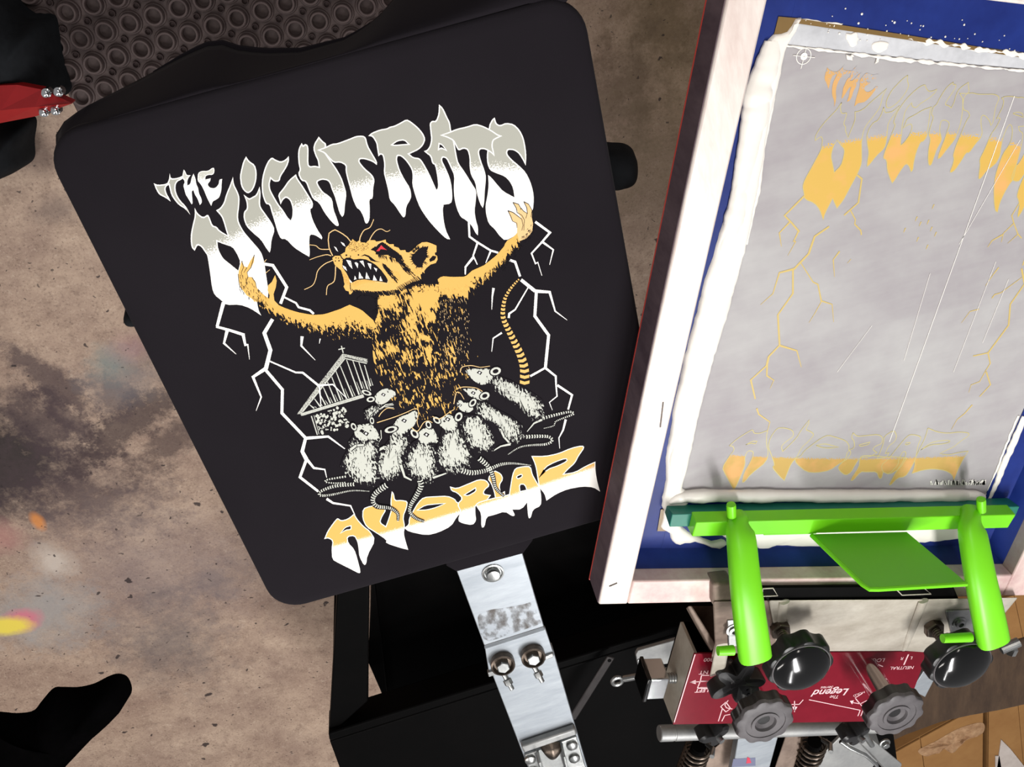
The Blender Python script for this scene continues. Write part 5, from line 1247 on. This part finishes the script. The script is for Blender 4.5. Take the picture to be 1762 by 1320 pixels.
def round_knob(base, zb, zk, r, name='clamp_knob', tilt=(0, 0, 1)):
    """bakelite knob with finger flutes and a polished dome, on a threaded bolt"""
    p = P(*base, zb); ax = Vector(tilt).normalized()
    k = obj(name, lathe(p + ax * (zk - zb), ax, [(r * .55, -.002, 0), (r * .85, .000, .6), (r * 1.0, .004, 1), (r * 1.0, .018, 1), (r * .97, .0205, .9), (r * .90, .0215, .2)], 96, 9, .055, .6), M['black_plastic'], hd, smooth=True)
    dome = [(r * .90 * math.cos(t), .0212 + r * .30 * math.sin(t)) for t in np.linspace(0, 1.5, 10)]
    obj('dome', lathe(p + ax * (zk - zb), ax, [(r * .9, .019)] + dome, 64), M['gloss_black'], k, smooth=True, auto=80)
    obj('knob_rim', tube([p + ax * (zk - zb + .0216) + frame_of(ax)[0] * (r * .905 * math.cos(t)) + frame_of(ax)[1] * (r * .905 * math.sin(t)) for t in np.linspace(0, 6.2832, 49)], [.0008] * 49, 6), M['grey_plastic'], k, smooth=True)
    th = [(.0052 + (.0007 if i % 2 else 0), h) for i, h in enumerate(np.linspace(0, max(.01, zk - zb), 26))]
    obj('threaded_bolt', lathe(p, ax, th, 16), M['steel_dark'], k, smooth=True)
    obj('lock_nut', hexbolt(p, ax, .0115, .008), M['steel_dark'], k, bevel=.0006)
round_knob((1340, 1080), .040, .075, .0335)
round_knob((1604, 1078), .040, .076, .0345)
def lobed_knob(base, zb, zk, r, name='adjusting_knob', shaft=.0145):
    p = P(*base, zb); z = zk - zb
    k = obj(name, lathe(p + ZZ * z, ZZ, [(r * .5, -.001, 0), (r * .86, 0, .7), (r * .98, .003, 1), (r * 1.0, .016, 1), (r * .96, .0195, 1), (r * .90, .0205, .6), (r * .70, .0208, 0), (r * .69, .0198, 0), (r * .50, .0198, 0), (r * .49, .0212, 0), (r * .38, .0212, 0), (r * .34, .018, 0), (r * .22, .0155, 0), (r * .20, .013, 0), (.0004, .013, 0)], 96, 10, .045, .7), M['grey_plastic'], hd, smooth=True, auto=35)
    obj('knob_side', lathe(p + ZZ * (z - .0002), ZZ, [(r * .84, 0, .7), (r * 1.003, .0035, 1), (r * 1.006, .0155, 1)], 96, 10, .045, .7), M['black_plastic'], k, smooth=True)
    obj('shaft', lathe(p, ZZ, [(shaft, 0), (shaft, z)], 32), M['chrome'], k, smooth=True)
lobed_knob((1276, 1160), RZ, .032, .0335)
lobed_knob((1489, 1148), RZ, .034, .0335)
# star knob
ps = P(1252, 1140, RZ)
sk = obj('star_knob', lathe(ps + ZZ * .014, ZZ, [(.015, 0, .5), (.0245, .001, 1), (.025, .018, 1), (.0235, .020, 1), (.010, .0202, .2), (.0095, .0210, 0), (.0005, .0210, 0)], 100, 5, .38, 1.0, .5), M['black_plastic'], hd, smooth=True, auto=35)
obj('stem', cyl(ps, ps + ZZ * .015, .007, None, 20), M['zinc'], sk, smooth=True)
# chrome square knob on a sideways thread
pk = P(1176, 1166, -.045); side = -UV_U
th = [(.0058 + (.0008 if i % 2 else 0), h) for i, h in enumerate(np.linspace(0, .034, 22))]
ck = obj('side_screw', lathe(pk, side, th, 18), M['zinc'], hd, smooth=True)
pc = pk + side * .038
obj('square_knob', obox(pc, side * .0120, UV_V * .017, ZZ * .017), M['chrome'], ck, bevel=.002, seg=3)
obj('knob_collar', obox(pc + side * .0135, side * .0025, UV_V * .019, ZZ * .019), M['gloss_black'], ck, bevel=.0015)
# cross rod, springs, wing knobs, tension bars
ra, rb = P(1134, 1262, -.055), P(1512, 1248, -.055)
rod = obj('cross_rod', lathe(ra, rb - ra, [(.0095, 0), (.0105, .001), (.0105, .018), (.0099, .0185), (.0099, .0205), (.0105, .021), (.0105, (rb - ra).length)], 28), M['alu_dull'], hd, smooth=True)
cl_ = ra.lerp(rb, .885); dr = (rb - ra).normalized()
obj('rod_clip', tube([cl_ + (ZZ * math.cos(t) + dr.cross(ZZ) * math.sin(t)) * .0125 for t in np.linspace(0, 6.283, 25)], [.0018] * 25, 8), M['zinc'], rod, smooth=True)
def spring(p0, p1, r, turns, wire):
    p0, p1 = Vector(p0), Vector(p1); x, y, a = frame_of(p1 - p0); L = (p1 - p0).length; n = turns * 18
    pts = [p0 + a * (L * i / n) + x * (r * math.cos(2 * math.pi * i / 18)) + y * (r * math.sin(2 * math.pi * i / 18)) for i in range(n + 1)]
    return tube(pts, [wire] * (n + 1), 7)
for s0, s1 in (((1203, 1283), (1178, 1345)), ((1402, 1276), (1378, 1340))):
    p0, p1 = P(*s0, -.085), P(*s1, -.115); s_o = obj('spring', spring(p0, p1, .0165, 9, .0021), M['steel_dark'], hd, smooth=True)
    obj('spring_core', cyl(p0, p1, .010, None, 16), M['black_paint'], s_o, smooth=True)
    obj('spring_hook', tube([p0 + Vector((.010, .004, .004)), p0 + Vector((.014, .014, .02)), p0 + Vector((.008, .018, .034))], [.0032] * 3, 10), M['zinc'], s_o, smooth=True)
def wing(px, py, dz, turn):
    p = P(px, py, dz); c, s = math.cos(turn), math.sin(turn)
    k = obj('wing_knob', lathe(p, Vector((.15, -.25, 1)), [(.010, -.012, .3), (.0155, -.008, 1), (.016, .008, 1), (.0135, .011, 1), (.006, .0115, 0)], 60, 3, .45, .9, turn), M['black_plastic'], hd, smooth=True, auto=35)
    obj('stud', cyl(p + Vector((.004, -.002, .006)), p + Vector((.008, -.004, .016)), .0042, None, 12), M['zinc'], k, smooth=True)
wing(1224, 1258, -.03, .3); wing(1466, 1258, -.03, 1.2)
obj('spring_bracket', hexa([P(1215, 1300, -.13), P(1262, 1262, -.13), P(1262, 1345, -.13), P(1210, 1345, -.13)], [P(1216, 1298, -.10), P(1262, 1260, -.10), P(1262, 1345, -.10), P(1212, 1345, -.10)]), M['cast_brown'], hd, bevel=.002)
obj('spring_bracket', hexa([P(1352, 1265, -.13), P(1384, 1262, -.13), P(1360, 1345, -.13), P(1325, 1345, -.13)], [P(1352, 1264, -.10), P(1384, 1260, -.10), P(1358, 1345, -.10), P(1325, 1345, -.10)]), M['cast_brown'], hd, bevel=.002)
obj('lift_arm', slab([(1272, 1262), (1342, 1258), (1318, 1345), (1256, 1350)], -.070, .014), M['alu'], hd, bevel=.0012)
M['blue_print'] = NT('blue_stamp').set(srgb(96, 100, 126), .5); M['red_print'] = NT('red_stamp').set(srgb(190, 40, 70), .5)
stamp = slab([(1262, 1306), (1300, 1304), (1300, 1318), (1259, 1320)], -.0698, .0002); obj('arm_stamp', stamp, M['blue_print'], hd)
obj('arm_stamp', slab([(1286, 1303), (1290, 1305), (1293, 1313), (1284, 1314)], -.0695, .0002), M['red_print'], hd)
obj('side_plate', slab([(1598, 1142), (1618, 1150), (1592, 1200), (1568, 1188)], -.06, .004), M['alu'], hd, bevel=.0008)
obj('side_plate', slab([(1400, 1330), (1404, 1310), (1460, 1254), (1500, 1240), (1520, 1300), (1480, 1345), (1402, 1345)], -.085, .005), M['alu_dull'], hd, bevel=.001)
# toggle clamp at the lower right
tg = obj('toggle_lever', hexa([P(1476, 1276, -.06), P(1494, 1268, -.06), P(1552, 1318, -.06), P(1530, 1334, -.06)], [P(1476, 1274, -.045), P(1494, 1266, -.045), P(1552, 1314, -.045), P(1530, 1330, -.045)]), M['alu_dull'], hd, bevel=.0012)
obj('toggle_wire', tube([P(1446, 1276, -.05), P(1462, 1287, -.045), P(1490, 1300, -.04), P(1508, 1316, -.04), P(1512, 1340, -.04)], [.0028] * 5, 10), M['zinc'], tg, smooth=True)
obj('toggle_link', tube([P(1470, 1250, -.04), P(1488, 1264, -.04), P(1500, 1282, -.045)], [.004, .0045, .004], 10), M['zinc'], tg, smooth=True)
obj('toggle_bolt', hexbolt(P(1522, 1279, -.045), ZZ, .0055, .006, .008), M['zinc'], tg, bevel=.0004)
rb_ = P(1722, 1118, -.01); obj('rail_bolt', join(cyl(rb_, rb_ + UV_U * .02 + UV_V * .012, .006, None, 14), hexbolt(rb_ + UV_U * .012, UV_U, .009, .006)), M['zinc'], hd, smooth=False)
obj('carrier', hexa([P(1270, 1260, -.30), P(1480, 1255, -.30), P(1450, 1380, -.30), P(1240, 1380, -.30)], [P(1262, 1262, -.13), P(1470, 1256, -.13), P(1450, 1380, -.13), P(1240, 1380, -.13)]), M['black_paint'], hd)

# ------------------------------------------------------------------ things lying around
def heap(name, pxs, zb, zt, label, mat, folds=.02, fs=14, seed=0., n=56):
    q = loop(pxs, zb - PZ, n); o = obj(name, blob(q, zb, zt, 10, folds, fs, None, .55, seed), mat, None, smooth=True, auto=80)
    return tag(o, label, 'clothing', 'heaps of black cloth on the floor' if name == 'black_jacket' else None)
heap('black_jacket', [(-60, -40), (10, -30), (40, 5), (62, 22), (95, 26), (103, 60), (112, 110), (124, 150), (105, 166), (72, 152), (40, 148), (32, 172), (0, 166), (-60, 170)], .02, .16, 'heap of black cloth above the red pointed headstock', M['cloth_dark'], .05, 11, 1.)
heap('black_jacket', [(-50, 205), (0, 208), (30, 198), (62, 202), (60, 240), (60, 270), (45, 285), (20, 297), (0, 304), (-50, 320)], .02, .12, 'heap of black cloth below the red pointed headstock', M['cloth_dark'], .04, 12, 4.)
# red headstock
HZ = .165
hs = empty('guitar_headstock', F(50, 180), 'glossy red pointed headstock with four chrome pegs between black cloth heaps', 'headstock')
h = HZ - PZ
ridge = [P(-80, 196, h), P(0, 190, h), P(60, 184, h), P(123, 178, h - .006)]
upp = [P(-80, 150, h - .02), P(30, 146, h - .02), P(72, 154, h - .018), P(123, 177, h - .012)]
low = [P(-80, 232, h - .02), P(0, 212, h - .02), P(62, 200, h - .018), P(123, 179, h - .012)]
V = ridge + upp + low + [p - ZZ * .02 for p in upp] + [p - ZZ * .02 for p in low]; Fc = []
for i in range(3):
    Fc += [[i, i + 1, 4 + i + 1, 4 + i], [i + 1, i, 8 + i, 8 + i + 1], [4 + i, 4 + i + 1, 12 + i + 1, 12 + i], [8 + i + 1, 8 + i, 16 + i, 16 + i + 1], [12 + i, 12 + i + 1, 16 + i + 1, 16 + i]]
Fc += [[0, 4, 12, 16, 8], [3, 11, 19, 15, 7]]
obj('head', (V, Fc), M['red_lacquer'], hs)
for x, y in ((80, 160), (101, 158), (76, 193), (96, 190)):
    p = P(x, y, h - .008); obj('tuning_peg', lathe(p, ZZ, [(.0062, -.012), (.0062, .001), (.0045, .002), (.0045, .008), (.003, .009)], 16), M['chrome'], hs, smooth=True)
# sleeve of the next garment at the lower left
heap('black_sleeve', [(-60, 1228), (0, 1225), (28, 1227), (57, 1223), (72, 1206), (92, 1184), (110, 1182), (135, 1182), (162, 1176), (186, 1164), (203, 1159), (219, 1164), (227, 1182), (224, 1197), (210, 1211), (188, 1229), (168, 1250), (146, 1274), (128, 1293), (108, 1317), (90, 1345), (40, 1400), (-60, 1400)], PZ - .10, PZ - .05, 'jet black rounded sleeve hanging over the floor at the lower left', M['cloth_deep'], .008, 20, 8., 80)

# boxes on the floor at the lower right
def carton(name, corners, zb, h, label, mats, rot=0):
    b = [Vector((P(x, y, zb + h - PZ).x, P(x, y, zb + h - PZ).y, zb)) for x, y in corners]
    r = empty(name, (sum(p.x for p in b) / 4, sum(p.y for p in b) / 4, zb), label, 'box', 'cartons behind the press')
    obj('carton_body', prism(b, (0, 0, h - .004)), mats[0], r, bevel=.003)
    c0, c1, c2, c3 = [p + ZZ * (h - .004) for p in b]
    m01, m32 = c0.lerp(c1, .497), c3.lerp(c2, .497); n01, n32 = c0.lerp(c1, .503), c3.lerp(c2, .503)
    obj('flap', prism([c0, m01, m32, c3], (0, 0, .004)), mats[0], r, bevel=.0008)
    obj('flap', prism([n01, c1, c2, n32], (0, 0, .004)), mats[0], r, bevel=.0008)
    return r
r = carton('cardboard_box', [(1478, 1330), (1692, 1212), (1690, 1420), (1530, 1500)], .001, .226, 'brown cardboard carton with torn tape behind the toggle clamp', [M['card']])
o = obj('torn_tape', blob(loop([(1580, 1292), (1610, 1276), (1650, 1254), (1690, 1244), (1691, 1262), (1660, 1276), (1640, 1296), (1620, 1288), (1596, 1302)], .228 - PZ, 60), .2275, .233, 5, .012, 90, None, .5, 2.), M['tape_torn'], r, smooth=False)
r = carton('cardboard_box', [(1702, 1215), (1800, 1190), (1840, 1420), (1700, 1420)], .001, .226, 'cardboard box with pale paper strips at the lower right corner', [M['card']])
for q in ([(1722, 1272), (1738, 1288), (1765, 1322), (1765, 1350), (1712, 1340)], [(1712, 1300), (1719, 1300), (1726, 1345), (1712, 1345)]):
    obj('paper_strip', prism([P(x, y, .2275 - PZ) for x, y in q], (0, 0, .002)), M['paper'], r)
# dark plank lying across the boxes
pk_ = [(1470, 1312), (1500, 1296), (1560, 1268), (1620, 1246), (1670, 1235), (1720, 1226), (1800, 1208), (1800, 1092), (1700, 1118), (1600, 1165), (1520, 1200), (1440, 1250)]
pn = obj('dark_plank', slab(pk_, .275 - PZ, .045), M['card_dark'], None, bevel=.012, seg=4)
tag(pn, 'dark brown scuffed plank lying behind the black knobs, over the cartons', 'plank')
r = carton('cardboard_box', [(1690, 1040), (1800, 1010), (1815, 1082), (1706, 1112)], .001, .30, 'cardboard box beyond the right green arm', [M['card']])
